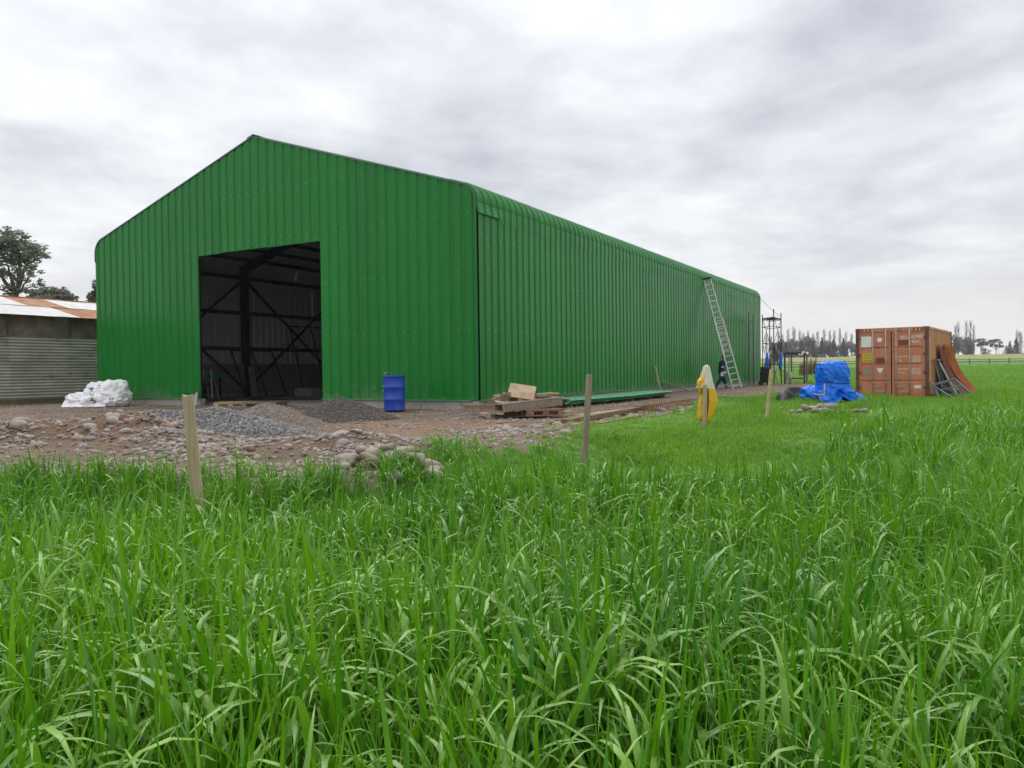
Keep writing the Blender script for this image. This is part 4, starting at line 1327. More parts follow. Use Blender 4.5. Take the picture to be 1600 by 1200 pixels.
# ------------------------------------------------------------------ scaffold tower and steel frame at the far end
def scaffold():
    A = [gp(1191.5, 601), gp(1209.5, 602)]
    P = empty('scaffold_tower', gp(1200, 602), label='dark tubular scaffold tower at the far corner of the shed', cat='scaffold')
    base = [(0.55, 31.2), (1.25, 31.2), (0.55, 33.4), (1.25, 33.4)]
    base = []
    for px, D in ((1192, 47.8), (1209.5, 46.6), (1203, 49.6), (1221, 48.4)):
        q = dp(px, 600, D); base.append((q.x, q.y))
    tops = (4.25, 4.5, 4.1, 4.4)
    for (x, y), z in zip(base, tops):
        child(MB().tube([(x, y, 0), (x, y, z)], .032, 6).build('standard', M['steel'], None), P)
    for z in (1.25, 2.5, 3.5, 3.95):
        for i, j in ((0, 1), (2, 3), (0, 2), (1, 3)):
            (xa, ya), (xb, yb) = base[i], base[j]
            child(MB().tube([(xa, ya, z), (xb, yb, z)], .02, 5).build('ledger', M['steel'], None), P)
    for i, j in ((1, 3), (0, 2)):
        (xa, ya), (xb, yb) = base[i], base[j]
        for za, zb in ((.2, 2.4), (2.5, 3.95)):
            child(MB().tube([(xa, ya, za), (xb, yb, zb)], .016, 5).build('brace', M['steel'], None), P)
            child(MB().tube([(xa + .03, ya, zb), (xb + .03, yb, za)], .016, 5).build('brace', M['steel'], None), P)
    (xa, ya), (xb, yb) = base[0], base[1]
    (xc, yc), (xd, yd) = base[2], base[3]
    for t in (0.15, 0.5, 0.85):
        child(MB().bar((xa + (xb - xa) * t, ya + (yb - ya) * t, 4.02), (xc + (xd - xc) * t, yc + (yd - yc) * t, 4.02), .24, .05).build('platform_board', M['wood_brown'], None), P)
    # second bare frame against the shed wall
    P2 = empty('scaffold_ladder', (.35, 30.5, 0), label='thin scaffold ladder frame standing against the far side wall', cat='scaffold')
    for y in (29.6, 30.9):
        child(MB().tube([(.35, y, 0), (.35, y, 4.3)], .028, 5).build('standard', M['steel'], None), P2)
    for z in (.6, 1.4, 2.2, 3.0, 3.8):
        child(MB().tube([(.35, 29.6, z), (.35, 30.9, z)], .02, 5).build('rung', M['steel'], None), P2)
    # steel work frame
    T = empty('steel_work_frame', gp(1244, 600), label='dark steel table frame on four posts right of the scaffold', cat='frame')
    def Q(px, D): v = dp(px, 600, D); return Vector((v.x, v.y, 0))
    c = [Q(1226.5, 48.0), Q(1257, 47.4), Q(1237, 50.6), Q(1261, 50.0)]
    for i, q in enumerate(c):
        child(MB().bar(q, q + UP * 1.92, .09, .09).build('post', M['slate_steel'] if i > 1 else M['steel'], None), T)
    for i, j in ((0, 1), (2, 3), (0, 2), (1, 3)):
        child(MB().bar(c[i] + UP * 1.90, c[j] + UP * 1.90, .08, .10).build('top_rail', M['steel'], None), T)
        child(MB().bar(c[i] + UP * .35, c[j] + UP * .35, .05, .05).build('low_rail', M['steel'], None), T)
        child(MB().bar(c[i] + UP * 1.05, c[j] + UP * 1.05, .04, .04).build('mid_rail', M['steel'], None), T)
    # rag hung on the right post
    r = Q(1257.5, 47.3)
    def fn(u, v):
        x = (u - .5) * .75; z = 2.0 - .25 * abs(x) * 2 + .06 * math.sin(u * 17 + v * 3)
        return r + RH * x - FH * (.12 - v * .22) + UP * (z - .10 * abs(v - .5) * 2)
    tag(MB().grid(fn, 16, 5).build('rag', M['galv'], smooth=True), 'grey rag draped over the corner of the steel table frame', 'rag')
    # white bucket
    q = Q(1233.5, 48.6)
    B = empty('bucket', q, label='white plastic bucket under the steel table frame', cat='bucket')
    MB().lathe([(0, .30), (.13, .30), (.16, .30), (.185, .72), (.195, .74), (.17, .74), (.15, .34), (0, .34)], 18).build('bucket_body', M['white_paint'], B, smooth=True)
    MB().box((0, 0, .15), (.3, .3, .295)).build('block_stand', M['concrete'], B)
    # leaning blue poles
    for i, (px, D, lab, lean) in enumerate(((1197, 47.0, 'blue folded sunshade leaning inside the scaffold, the left one', .10), (1217, 48.0, 'blue folded sunshade leaning inside the scaffold, the right one', .16))):
        q = Q(px, D)
        U = empty('folded_sunshade', q, label=lab, cat='sunshade', group='blue folded cloths by the scaffold')
        MB().tube([(0, 0, 0), (lean, 0, 1.95)], .02, 6).build('pole', M['alu'], U)
        MB().tube([(lean * .42, 0, .85), (lean * .55, 0, 1.05), (lean * .8, 0, 1.6), (lean * .97, 0, 1.92)], [.05, .11, .09, .03], 9).build('folded_cloth', M['tarp'], U, smooth=True)
    # black machine at the foot of the scaffold
    q = Q(1196, 46.2)
    K = empty('compressor', q, label='small black machine at the foot of the scaffold', cat='machine')
    MB().box((0, 0, .5), (.55, .5, .7)).build('housing', M['black_plastic'], K, bevel=.05)
    MB().tube([(-.25, 0, .95), (.25, 0, .95)], .14, 10).build('tank', M['black_plastic'], K, smooth=True)
    for s_ in (-1, 1): MB().tube([(s_ * .22, -.3, .14), (s_ * .22, -.22, .14)], .14, 12).build('wheel', M['rubber'], K)
    # slanting pale timber props
    for i, (p0, p1, lab) in enumerate((((1216, 47.5), (1207, 1.55), 'pale timber prop leaning left inside the scaffold'), ((1230, 47.5), (1234, 1.7), 'pale timber prop leaning on the steel table frame'))):
        a_ = Q(p0[0], p0[1]); b_ = Q(p1[0], p0[1] + .4) + UP * p1[1]
        plank('prop', lab, a_, b_, .07, .07, M['wood_post'], group='props by the scaffold', cat='prop')


scaffold()

# thin stay wire from the shed corner
a = Vector((0.02, LEN - .3, 5.55)); b = dp(1218, 494, 50)
tag(MB().tube([a, (a + b) / 2 - UP * .05, b], .012, 4).build('stay_wire', M['steel']), 'thin wire running from the far shed corner to the scaffold', 'wire')
# ------------------------------------------------------------------ shipping container
def container():
    rz = math.atan2(-0.114, 0.993)
    ex = Vector((math.cos(rz), math.sin(rz), 0))
    K = Vector(CAM + VF * 28.0 + VR * 14.86); K.z = 0
    o0 = K - ex * 1.22
    gz = h1(o0.x, o0.y) - 0.03
    P = empty('shipping_container', (o0.x, o0.y, gz), rz, 'rust red shipping container with white lettering on its doors', 'container')
    HT, LN = 2.62, 6.06
    B = lambda nm, c, s, m, par=P, bev=0: MB().box(c, s).build(nm, m, par, bevel=bev)
    for sx in (-1, 1):
        B('corner_post', (sx * 1.165, 0.06, HT / 2), (0.11, 0.12, HT), M['cont_frame'])
        B('corner_post', (sx * 1.165, LN - .06, HT / 2), (0.11, 0.12, HT), M['cont_frame'])
        B('top_rail', (sx * 1.185, LN / 2, HT - .04), (0.07, LN - .24, 0.08), M['cont'])
        B('bottom_rail', (sx * 1.185, LN / 2, .09), (0.06, LN - .24, 0.16), M['cont_frame'])
        for y in (.09, LN - .09):
            for z in (.06, HT - .06): B('corner_casting', (sx * 1.135, y, z), (0.178, 0.186, 0.124), M['cont_frame'])
        vs = []; n = 0
        s = 0.12
        prof = []
        while s < LN - .12:
            for ds, d in ((0, 0), (.07, 0), (.105, -.036), (.175, -.036), (.21, 0)):
                if s + ds < LN - .12: prof.append((s + ds, d))
            s += .278
        for z in (.16, HT - .07):
            for (y, d) in prof: vs.append((sx * (1.20 + d), y, z))
        n = len(prof)
        MB().add(vs, [(i, i + 1, n + i + 1, n + i) for i in range(n - 1)]).build('side_panel', M['cont_side'], P)
    B('roof_panel', (0, LN / 2, HT - .03), (2.32, LN - .2, .03), M['cont'])
    B('rear_panel', (0, LN - .05, HT / 2), (2.24, .05, HT - .2), M['cont'])
    B('floor_pan', (0, LN / 2, .13), (2.3, LN - .2, .12), M['cont_frame'])
    B('door_header', (0, .05, HT - .075), (2.22, .10, .15), M['cont'])
    B('door_sill', (0, .05, .08), (2.22, .10, .16), M['cont'])
    for cx in (-.80, .80):                    # hazard stripes on the header
        for i in range(7):
            x = cx + (i - 3) * .062
            vs = [(x - .025, -.003, HT - .125), (x + .008, -.003, HT - .125), (x + .035, -.003, HT - .03), (x + .002, -.003, HT - .03)]
            MB().add(vs, [(0, 1, 2, 3)]).build('hazard_stripe', M['yellow_paint'] if i % 2 else M['rubber'], P)
    zx = lambda q: (q - 540) / 750 * 2.44
    zz = lambda q: (905 - q) / 755 * HT
    FY = 0.018
    for sd, (xa, xb) in ((-1, (-1.10, -.022)), (1, (.022, 1.10))):
        D = empty('door', (0, 0, 0)); D.parent = P
        xm, w = (xa + xb) / 2, xb - xa
        B('door_plate', (xm, .07, HT / 2), (w - .004, .04, HT - .32), M['cont'], D)
        zl = [.17, zz(715), zz(540), zz(365), HT - .16]
        for i in range(4):
            za, zb = zl[i] + (.045 if i else 0), zl[i + 1] - (.03 if i < 3 else 0)
            B('door_panel', (xm, .036, (za + zb) / 2), (w - .13, .034, zb - za), M['cont'], D, .012)
        for x in (xa + .03, xb - .03):
            B('door_stile', (x, .035, HT / 2), (.058, .05, HT - .33), M['cont'], D)
        B('gasket', (xb + .006 if sd < 0 else xa - .006, .055, HT / 2), (.02, .06, HT - .34), M['rubber'], D)
        for bx in ((-.618, -.185) if sd < 0 else (.163, .602)):
            MB().tube([(bx, -.022, .06), (bx, -.022, HT - .05)], .018, 8).build('locking_bar', M['galv'], D, smooth=True)
            for z in (.07, .62, 1.5, 2.0, HT - .18, HT - .06):
                B('bar_bracket', (bx, -.012, z), (.085, .05, .05), M['galv'], D)
        for hx0, hx1, zq in (((-.60, -.33, .47), (-.52, -.20, .28)) if sd < 0 else ((.18, .45, .47), (.27, .59, .28))):
            MB().bar((hx0, -.045, zq - .01), (hx1, -.045, zq + .03), .02, .035).build('handle', M['galv'], D)
        for z in (.45, 1.0, 1.65, 2.25):
            B('hinge', (sd * 1.105, -.01, z), (.10, .06, .07), M['cont_frame'], D)
    def lab(nm, x0, x1, y0, y1, m):
        vs = [(zx(x0), FY - .004, zz(y1)), (zx(x1), FY - .004, zz(y1)), (zx(x1), FY - .004, zz(y0)), (zx(x0), FY - .004, zz(y0))]
        return MB().add(vs, [(0, 1, 2, 3)]).build(nm, m, P)
    lab('white_placard', 222, 333, 235, 350, M['white_paint'])
    lab('yellow_notice', 237, 336, 413, 508, M['yellow_paint'])
    lab('paint_patch', 612, 712, 283, 338, M['cont_dark'])
    lab('paint_patch', 379, 474, 464, 519, M['cont_dark'])
    lab('data_plate', 247, 318, 574, 652, M['olive_paint'])
    lab('seal_tag', 301, 318, 625, 652, M['white_paint'])
    lab('white_plate', 769, 836, 756, 787, M['white_paint'])
    lab('seal_tag', 548, 560, 497, 517, M['white_paint'])
    MB().add([(zx(382), FY - .004, zz(574)), (zx(423), FY - .004, zz(634)), (zx(460), FY - .004, zz(574))], [(0, 1, 2)]).build('white_triangle', M['white_paint'], P)
    n = 20
    MB().add([(zx(418) + .088 * math.cos(i * 2 * math.pi / n), FY - .004, zz(275) + .088 * math.sin(i * 2 * math.pi / n)) for i in range(n)], [tuple(range(n))]).build('white_disc', M['white_paint'], P)

    def txt(body, x, y, size, m=None, nm='lettering', wide=None):
        me = text_mesh(body, size); me.materials.append(m or M['white_paint'])
        o = link_mesh(nm, me, P, (zx(x), FY - .006, zz(y)), (math.pi / 2, 0, 0))
        if wide:
            xs = [v.co.x for v in me.vertices]; cur = max(xs) - min(xs)
            o.scale = (((zx(wide) - zx(x)) / cur), 1, 1)
        return o
    txt('ESCU', 632, 274, .165, wide=706)
    txt('627403 4', 741, 268, .165, wide=893)
    txt('45G1', 744, 318, .15, wide=820)
    for y, a, b in ((458, 'MAX GROSS', '30.480 KG'), (478, '', '67.200 LB'), (497, 'TARE', '3.890 KG'), (512, '', '8.580 LB'), (588, 'MAX CARGO', '26.590 KG'), (606, '', '58.620 LB'), (626, 'CU CAP', '76.3 CU M'), (641, '', '2.694 CUFT')):
        if a: txt(a, 611, y + 4, .072, wide=705 if len(a) > 6 else (675 if len(a) > 4 else 645))
        txt(b, 743, y + 2, .066, wide=830)
    for y, b in ((438, 'CAUTION'), (467, '9\'6"'), (497, 'HIGH')):
        txt(b, 252, y + 4, .07, M['ink'], wide=322)
    # small white marks running down the side near the door end
    for i in range(13):
        z = HT - .42 - i * .125
        B('side_mark', (1.205, .42, z), (.006, .05, .07 if i % 4 else .11), M['white_paint'])
    return P, ex, Vector((-ex.y, ex.x, 0)), o0, gz


CP, CEX, CEY, CO, CZ = container()


def CL(x, y, z): return CO + CEX * x + CEY * y + UP * (z + CZ)


# rusted curved plates leaning on its long side
def rust_plate(y0, y1, top0, top1, foot, label, seed, ribs):
    rr = random.Random(seed)
    def fn(u, v):
        y = y0 + (y1 - y0) * u
        tp = top0 + (top1 - top0) * u
        s = v * (tp / top0) ** .8
        z = .03 + (top0 - .03) * s ** 1.25
        x = 1.26 + foot * (1 - s) ** 1.7 + .02
        x += ribs * math.sin(y / .18 * 2 * math.pi)
        y2 = y + (.35 if seed == 2 else .12) * (1 - s) ** 2
        return CL(x, y2, z + .01 * math.sin(9 * u + 4 * v))
    o = MB().grid(fn, 48, 20).build('rusty_plate', M['rust_dark'] if seed == 1 else M['rust'], smooth=True)
    m = o.modifiers.new('thickness', 'SOLIDIFY'); m.thickness = .006
    return tag(o, label, 'metal plate', 'rusty plates leaning on the container')


rust_plate(1.9, 5.0, 2.05, 1.45, 1.0, 'dark rusty plate with slanting top leaning on the container, the nearer one', 1, .004)
rust_plate(3.4, 6.0, 2.05, 2.03, 1.12, 'tall orange rusty plate flaring outwards at the container rear', 2, .008)


def leaning_frames():
    # blue-grey welded frame lying against the container
    A, B = CL(1.30, .15, .52), CL(1.95, .75, .72)
    g = lambda px, py: gp(px, py, -.12)
    C, D = CL(2.15, -1.1, .06), CL(2.75, -.5, .06)
    P = empty('steel_gate', A, label='blue grey welded steel gate lying tilted beside the container', cat='gate')
    for a, b, n in ((A, C, 'side_rail'), (B, D, 'side_rail')):
        child(MB().bar(a, b, .05, .05).build(n, M['slate_steel'], None), P)
    child(MB().bar(A, B, .09, .07).build('top_bar', M['slate_steel'], None), P)
    for t in (.36, .70, .99):
        child(MB().bar(A.lerp(C, t), B.lerp(D, t), .04, .04).build('cross_bar', M['slate_steel'], None), P)
    for t in (.33, .66):
        child(MB().tube([A.lerp(B, t), C.lerp(D, t)], .012, 5).build('infill_rod', M['slate_steel'], None), P)
    # dark slatted panel upright
    P = empty('slatted_panel', CL(1.5, 1.0, 0), label='dark slatted steel panel standing upright against the container side', cat='panel')
    for y in (.85, 1.65):
        child(MB().bar(CL(1.62, y, .0), CL(1.28, y, 1.45), .06, .05).build('stile', M['slate_steel'], None), P)
    for i in range(11):
        t = .05 + i * .094
        child(MB().bar(CL(1.62 - .34 * t, .87, 1.45 * t), CL(1.62 - .34 * t, 1.63, 1.45 * t), .035, .02).build('slat', M['steel'], None), P)
    child(MB().bar(CL(1.35, .85, 1.42), CL(1.35, 1.65, 1.42), .06, .07).build('top_rail', M['slate_steel'], None), P)
    o = MB().bar(CL(1.95, 1.9, 0), CL(1.32, 1.9, 1.35), .55, .04, up=CEX).build('grey_board', M['concrete'])
    tag(o, 'plain grey board leaning between slatted panel and rusty plate', 'board')
    o = MB().bar(CL(1.55, .1, 0), CL(1.30, .1, .62), .34, .05, up=CEX).build('steel_offcut', M['slate_steel'])
    tag(o, 'short blue grey steel offcut leaning at the container corner', 'steel offcut')
    # timber ends showing left of the container
    for i, (dx, z, lab) in enumerate(((-1.42, .12, 'lowest timber end showing left of the container'), (-1.36, .26, 'upper timber end showing left of the container'))):
        plank('timber', lab, CL(dx, .2 + .1 * i, z), CL(dx + .1, 2.0, z), .10, .09, M['wood_brown'], group='timbers left of the container', cat='timber')


leaning_frames()


# ------------------------------------------------------------------ tarpaulined machine
def fold(p, s, seed=0.0):
    return mnoise.noise(Vector(p) * s + Vector((seed, seed * 1.7, -seed)))


def ridge(p, s, seed=0.0):
    return 1 - abs(fold(p, s, seed)) * 2


def tarp():
    g = dp(1302, 632, 24.0)
    base = Vector((g.x, g.y, h1(g.x, g.y)))
    P = empty('tarpaulin_cover', base, label='blue tarpaulin tied over a machine with rope near the container', cat='tarpaulin')
    prof = [(.0, .66, .60, .16), (.12, .62, .56, .15), (.26, .56, .52, .12), (.42, .50, .47, .07), (.58, .455, .44, .025), (.645, .445, .43, .012), (.72, .455, .43, .05), (.95, .43, .41, .085), (1.12, .40, .38, .075), (1.22, .36, .34, .045), (1.27, .30, .28, .02), (1.29, .15, .14, .008), (1.295, .0, .0, 0)]
    nu = 150
    def fn(u, v):
        f = v * (len(prof) - 1); i = min(int(f), len(prof) - 2); t = f - i
        z, rx, ry, am = [a + (b - a) * t for a, b in zip(prof[i], prof[i + 1])]
        th = 2 * math.pi * u
        c, s = math.cos(th), math.sin(th)
        k = (abs(c) ** 3.0 + abs(s) ** 3.0) ** (-1 / 3.0)
        q = Vector((c * k, s * k, z * (.55 if z > .66 else 1.2)))
        qd = Vector((c * k + z * .6, s * k - z * .5, z * 1.5))
        d = am * (ridge(q, 1.9, 3.0) * .9 + ridge(qd, 3.6, 9.0) * .55 + .25 * ridge(qd, 8.0, 1.0) - .75)
        hem = 0.0
        if z < .5:
            w_ = 1 - z / .5
            d += .10 * w_ * (mnoise.noise(Vector((c * 1.6, s * 1.6, 4.0))) * 2.0)
            pk = abs(math.sin(th * 2.5 + .35)) 
            d += .16 * w_ * (pk - .55)
            hem = w_ * (.27 * (1 - pk) + .10 * mnoise.noise(Vector((c * 1.9, s * 1.9, 11.0))))
        z = z + hem + 0.04 * rx * c * (1 if z > .8 else 0) + (.02 * ridge(qd, 4, 4) if z > 1.2 else 0)
        x = (rx + d) * c * k; y = (ry + d) * s * k
        return RH * (x - .04 * z) + FH * y + UP * max(z, .012)
    MB().grid(fn, nu, 96).build('cover', M['tarp'], P, smooth=True)
    # tail of sheet running out to the right
    def tl(u, v):
        a = RH * (.36 + u * .95) - FH * (.05 + .25 * u)
        w = .34 * (1 - .55 * u)
        z = .50 * (1 - u) ** 1.5 * (1 - (2 * v - 1) ** 2 * .75) + .03 + .05 * math.sin(u * 14 + v * 5) * (1 - u)
        return a + FH * ((v - .5) * 2 * w) + UP * max(z, .012)
    MB().grid(tl, 34, 18).build('sheet_tail', M['tarp'], P, smooth=True)
    # bunched lobe on the left
    mb = MB()
    def lb(u, v):
        th = 2 * math.pi * u; ph = math.pi * v
        d = Vector((math.cos(th) * math.sin(ph), math.sin(th) * math.sin(ph), math.cos(ph)))
        r = 1 + .28 * (ridge(d, 1.7, 5) - .4) + .12 * ridge(d, 4, 2)
        p = Vector((d.x * .30, d.y * .26, d.z * .25)) * r
        return RH * (-.66 + p.x) + FH * p.y + UP * max(.27 + p.z, .0)
    MB().grid(lb, 48, 26).build('bunched_edge', M['tarp'], P, smooth=True)
    # rope round the waist with a loose end
    pts = []
    for i in range(49):
        th = 2 * math.pi * i / 48
        c, s = math.cos(th), math.sin(th); k = (abs(c) ** 3.2 + abs(s) ** 3.2) ** (-1 / 3.2)
        pts.append(RH * (.455 * c * k) + FH * (.445 * s * k) + UP * (.635 + .015 * math.sin(th * 2)))
    MB().tube(pts, .010, 5).build('rope', M['black_plastic'], P)
    MB().tube([RH * -.42 - FH * .40 + UP * .62, RH * -.46 - FH * .5 + UP * .45, RH * -.50 - FH * .55 + UP * .25, RH * -.40 - FH * .60 + UP * .02], .018, 6).build('rope_end', M['rope'], P)
    MB().tube([RH * -.72 - FH * .30 + UP * .32, RH * -.62 - FH * .36 + UP * .28, RH * -.50 - FH * .50 + UP * .30], .022, 6).build('rope_end', M['rope'], P)
    for x in (.33, .40): MB().bar(RH * x - FH * .42, RH * x - FH * .42 + UP * .34, .03, .03).build('machine_leg', M['wood_grey'], P)
    # crumpled black sheet to the left
    g2 = dp(1241, 622, 25.0); b2 = Vector((g2.x, g2.y, h1(g2.x, g2.y) - .01))
    def bl(u, v):
        x = (u - .5) * 1.15; y = (v - .5) * .8
        e = max(0, 1 - (2 * u - 1) ** 2) * max(0, 1 - (2 * v - 1) ** 2)
        z = .46 * e ** .6 * (.75 + .5 * ridge(Vector((x, y, 0)), 2.2, 4) * .8) + .015
        return RH * x + FH * y + UP * z
    o = MB().grid(bl, 40, 30).build('black_sheeting', M['black_plastic'], loc=b2, smooth=True)
    tag(o, 'crumpled black plastic sheeting beside the blue tarpaulin', 'plastic sheet')


tarp()


# ------------------------------------------------------------------ white bulk bags by the gable
def bulk_bag():
    g = gp(152, 635)
    base = Vector((g.x, g.y + .15, 0.0))
    P = empty('bulk_bag', base, label='crumpled white bulk bag with black print at the left gable corner', cat='bag')
    body = MB()
    lobes = ((-.50, .0, .20, .52, .46, .26, 6.0), (.02, .08, .40, .50, .45, .40, 2.0), (.48, .0, .40, .42, .44, .42, 9.0), (.05, -.30, .18, .55, .30, .22, 4.0), (.62, -.18, .22, .30, .30, .26, 7.0))
    for (ox, oy, oz, rx, ry, rz, sd) in lobes:
        def fn(u, v):
            th = 2 * math.pi * u; ph = math.pi * v
            d = Vector((math.cos(th) * math.sin(ph), math.sin(th) * math.sin(ph), math.cos(ph)))
            r = 1 + .30 * (ridge(d, 1.15, sd) - .45) + .16 * (ridge(d, 2.5, sd + 3) - .4) + .05 * (ridge(d, 5.0, sd) - .4)
            k = (abs(d.x) ** 2.5 + abs(d.y) ** 2.5 + abs(d.z) ** 2.5) ** (-1 / 2.5)
            p = d * (k * r)
            return RH * (ox + p.x * rx) + FH * (oy + p.y * ry) + UP * max(oz + p.z * rz, .01)
        lb_ = MB().grid(fn, 60, 40)
        body.add(lb_.v, lb_.f)
        lb_.build('sack', M['white_bag'], P, smooth=True)
    # flattened skirt of bag at the front
    def sk(u, v):
        x = -1.0 + 1.45 * u
        y = -.45 - .22 * v + .05 * math.sin(u * 13)
        z = .20 * (1 - v) ** 1.3 + .02 * math.sin(u * 23 + v * 4) * (1 - v) + .012
        return RH * x + FH * y + UP * z
    MB().grid(sk, 40, 8).build('bag_skirt', M['white_bag'], P, smooth=True)
    # lifting loops on top
    for x0, h in ((.45, .05),):
        pts = [RH * (x0 + .16 * math.cos(t)) + UP * (.80 + h * math.sin(t)) - FH * .1 for t in [math.pi * i / 8 for i in range(9)]]
        MB().tube(pts, .028, 5).build('lifting_loop', M['white_bag'], P)
    # print: letters wrapped on to the bag surface
    bv = bvhtree.BVHTree.FromPolygons([Vector(v) for v in body.v], body.f)
    def wrap(body_, u0, z0, size, ang):
        me = text_mesh(body_, size); me.materials.append(M['ink'])
        for v in me.vertices:
            x, y = v.co.x, v.co.y
            xx = u0 + x * math.cos(ang) - y * math.sin(ang); zz_ = z0 + x * math.sin(ang) + y * math.cos(ang)
            src = RH * xx + UP * zz_ - FH * 3
            hit = bv.ray_cast(src, FH)
            v.co = (hit[0] - FH * .006) if hit[0] is not None else (RH * xx + UP * zz_ - FH * .4)
        link_mesh('printed_lettering', me, P)
    wrap('ACOM', -.28, .62, .20, -1.05)
    wrap('S', .66, .20, .20, 1.4)
    wrap('O', .02, .60, .18, 0.1)


bulk_bag()


# ------------------------------------------------------------------ things seen inside the doorway
def interior():
    F0 = 0.055
    # step ladder
    q = Vector((-14.3, 3.2, F0))
    P = empty('step_ladder', q, label='grey step ladder standing just inside the doorway', cat='ladder')
    for s_ in (-.2, .2):
        MB().bar(RH * (s_ - .02) - FH * .35, RH * (s_ * .75 - .14) + UP * 1.2, .035, .05).build('rail', M['alu'], P)
        MB().bar(RH * (s_) + FH * .35, RH * (s_ * .75 - .14) + UP * 1.2, .03, .03).build('rear_leg', M['alu'], P)
    for i in range(4):
        t = (i + .7) / 4.3
        MB().bar(RH * (-.2 * (1 - .25 * t) - .02 - .12 * t) - FH * .35 * (1 - t) + UP * 1.2 * t, RH * (.2 * (1 - .25 * t) - .02 - .12 * t) - FH * .35 * (1 - t) + UP * 1.2 * t, .08, .02).build('step', M['alu'], P)
    # bench with green cover
    P = empty('work_bench', (-15.3, 3.6, F0), label='bench covered with a green sheet beside the step ladder', cat='bench')
    MB().box((0, 0, .93), (1.1, 1.3, .14)).build('green_cover', M['green_trim'], P)
    for x in (-.45, .45):
        for y in (-.5, .5): MB().box((x, y, .43), (.06, .06, .86)).build('leg', M['steel'], P)
    # welded rectangular frames leaning on the left wall
    for i, (ya, yb, z1, lab) in enumerate(((9.1, 11.9, 3.25, 'tall welded steel frame leaning on the inner wall'), (5.7, 8.0, 2.05, 'low welded steel frame leaning inside left of the tall one'))):
        P = empty('welded_frame', (-W + 1.3, ya, F0), label=lab, cat='frame', group='welded frames inside the shed')
        A, B = Vector((-W + 1.35, ya, F0)), Vector((-W + 1.35, yb, F0))
        C, D = Vector((-W + .45, ya, z1)), Vector((-W + .45, yb, z1))
        for a, b in ((A, B), (C, D), (A, C), (B, D), ((A + B) / 2, (C + D) / 2)):
            child(MB().bar(a, b, .05, .05).build('frame_bar', M['steel'], None), P)
    o = MB().bar((-W + .9, 6.55, F0), (-W + .5, 6.75, 1.35), .32, .03, up=(1, 0, 0)).build('leaning_board', M['concrete'])
    tag(o, 'pale board leaning on the inner column', 'board')
    P = empty('crate', (-13.2, 7.3, F0), label='pale open crate on the floor inside the shed', cat='crate')
    for a, s_ in (((0, -.3, .17), (.9, .02, .34)), ((0, .3, .17), (.9, .02, .34)), ((-.44, 0, .17), (.02, .58, .34)), ((.44, 0, .17), (.02, .58, .34)), ((0, 0, .02), (.86, .56, .02))):
        MB().box(a, s_).build('crate_wall', M['concrete'], P)
    for i in range(6):
        y = 3.2 + i * .17
        o = MB().tube([(-12.2, y, F0 + .05 + .02 * (i % 2)), (-6.4, y + 1.4, F0 + .05 + .02 * (i % 2))], .045, 6).build('steel_tube', M['steel'])
        tag(o, 'long dark steel tube lying on the shed floor', 'steel tube', 'steel tubes on the shed floor')
    # grey triangular prop at the door jamb
    o = MB().bar((-10.75, -.35, 0), (-11.0, -.12, .42), .16, .03, up=(0, -1, 0)).build('prop_board', M['concrete'])
    tag(o, 'short grey board propped at the left door jamb', 'board')


interior()
# ------------------------------------------------------------------ stones
def stone_meshes(n, tag_, mat, sub=2, flat=.62, jag=.22, smooth_=True):
    out = []
    for i in range(n):
        bm = bmesh.new()
        bmesh.ops.create_icosphere(bm, subdivisions=sub, radius=1.0)
        sd = i * 3.7 + len(tag_)
        sx, sy = rnd.uniform(.8, 1.25), rnd.uniform(.75, 1.1)
        for v in bm.verts:
            p = v.co.copy()
            k = 1 + jag * mnoise.noise(p * 1.1 + Vector((sd, sd, sd))) + jag * .4 * mnoise.noise(p * 2.6 + Vector((sd, 0, sd)))
            v.co = Vector((p.x * sx, p.y * sy, p.z * flat)) * k
        me = bpy.data.meshes.new(tag_)
        bm.to_mesh(me); bm.free()
        me.materials.append(mat)
        if smooth_: me.polygons.foreach_set('use_smooth', [True] * len(me.polygons))
        out.append(me)
    return out


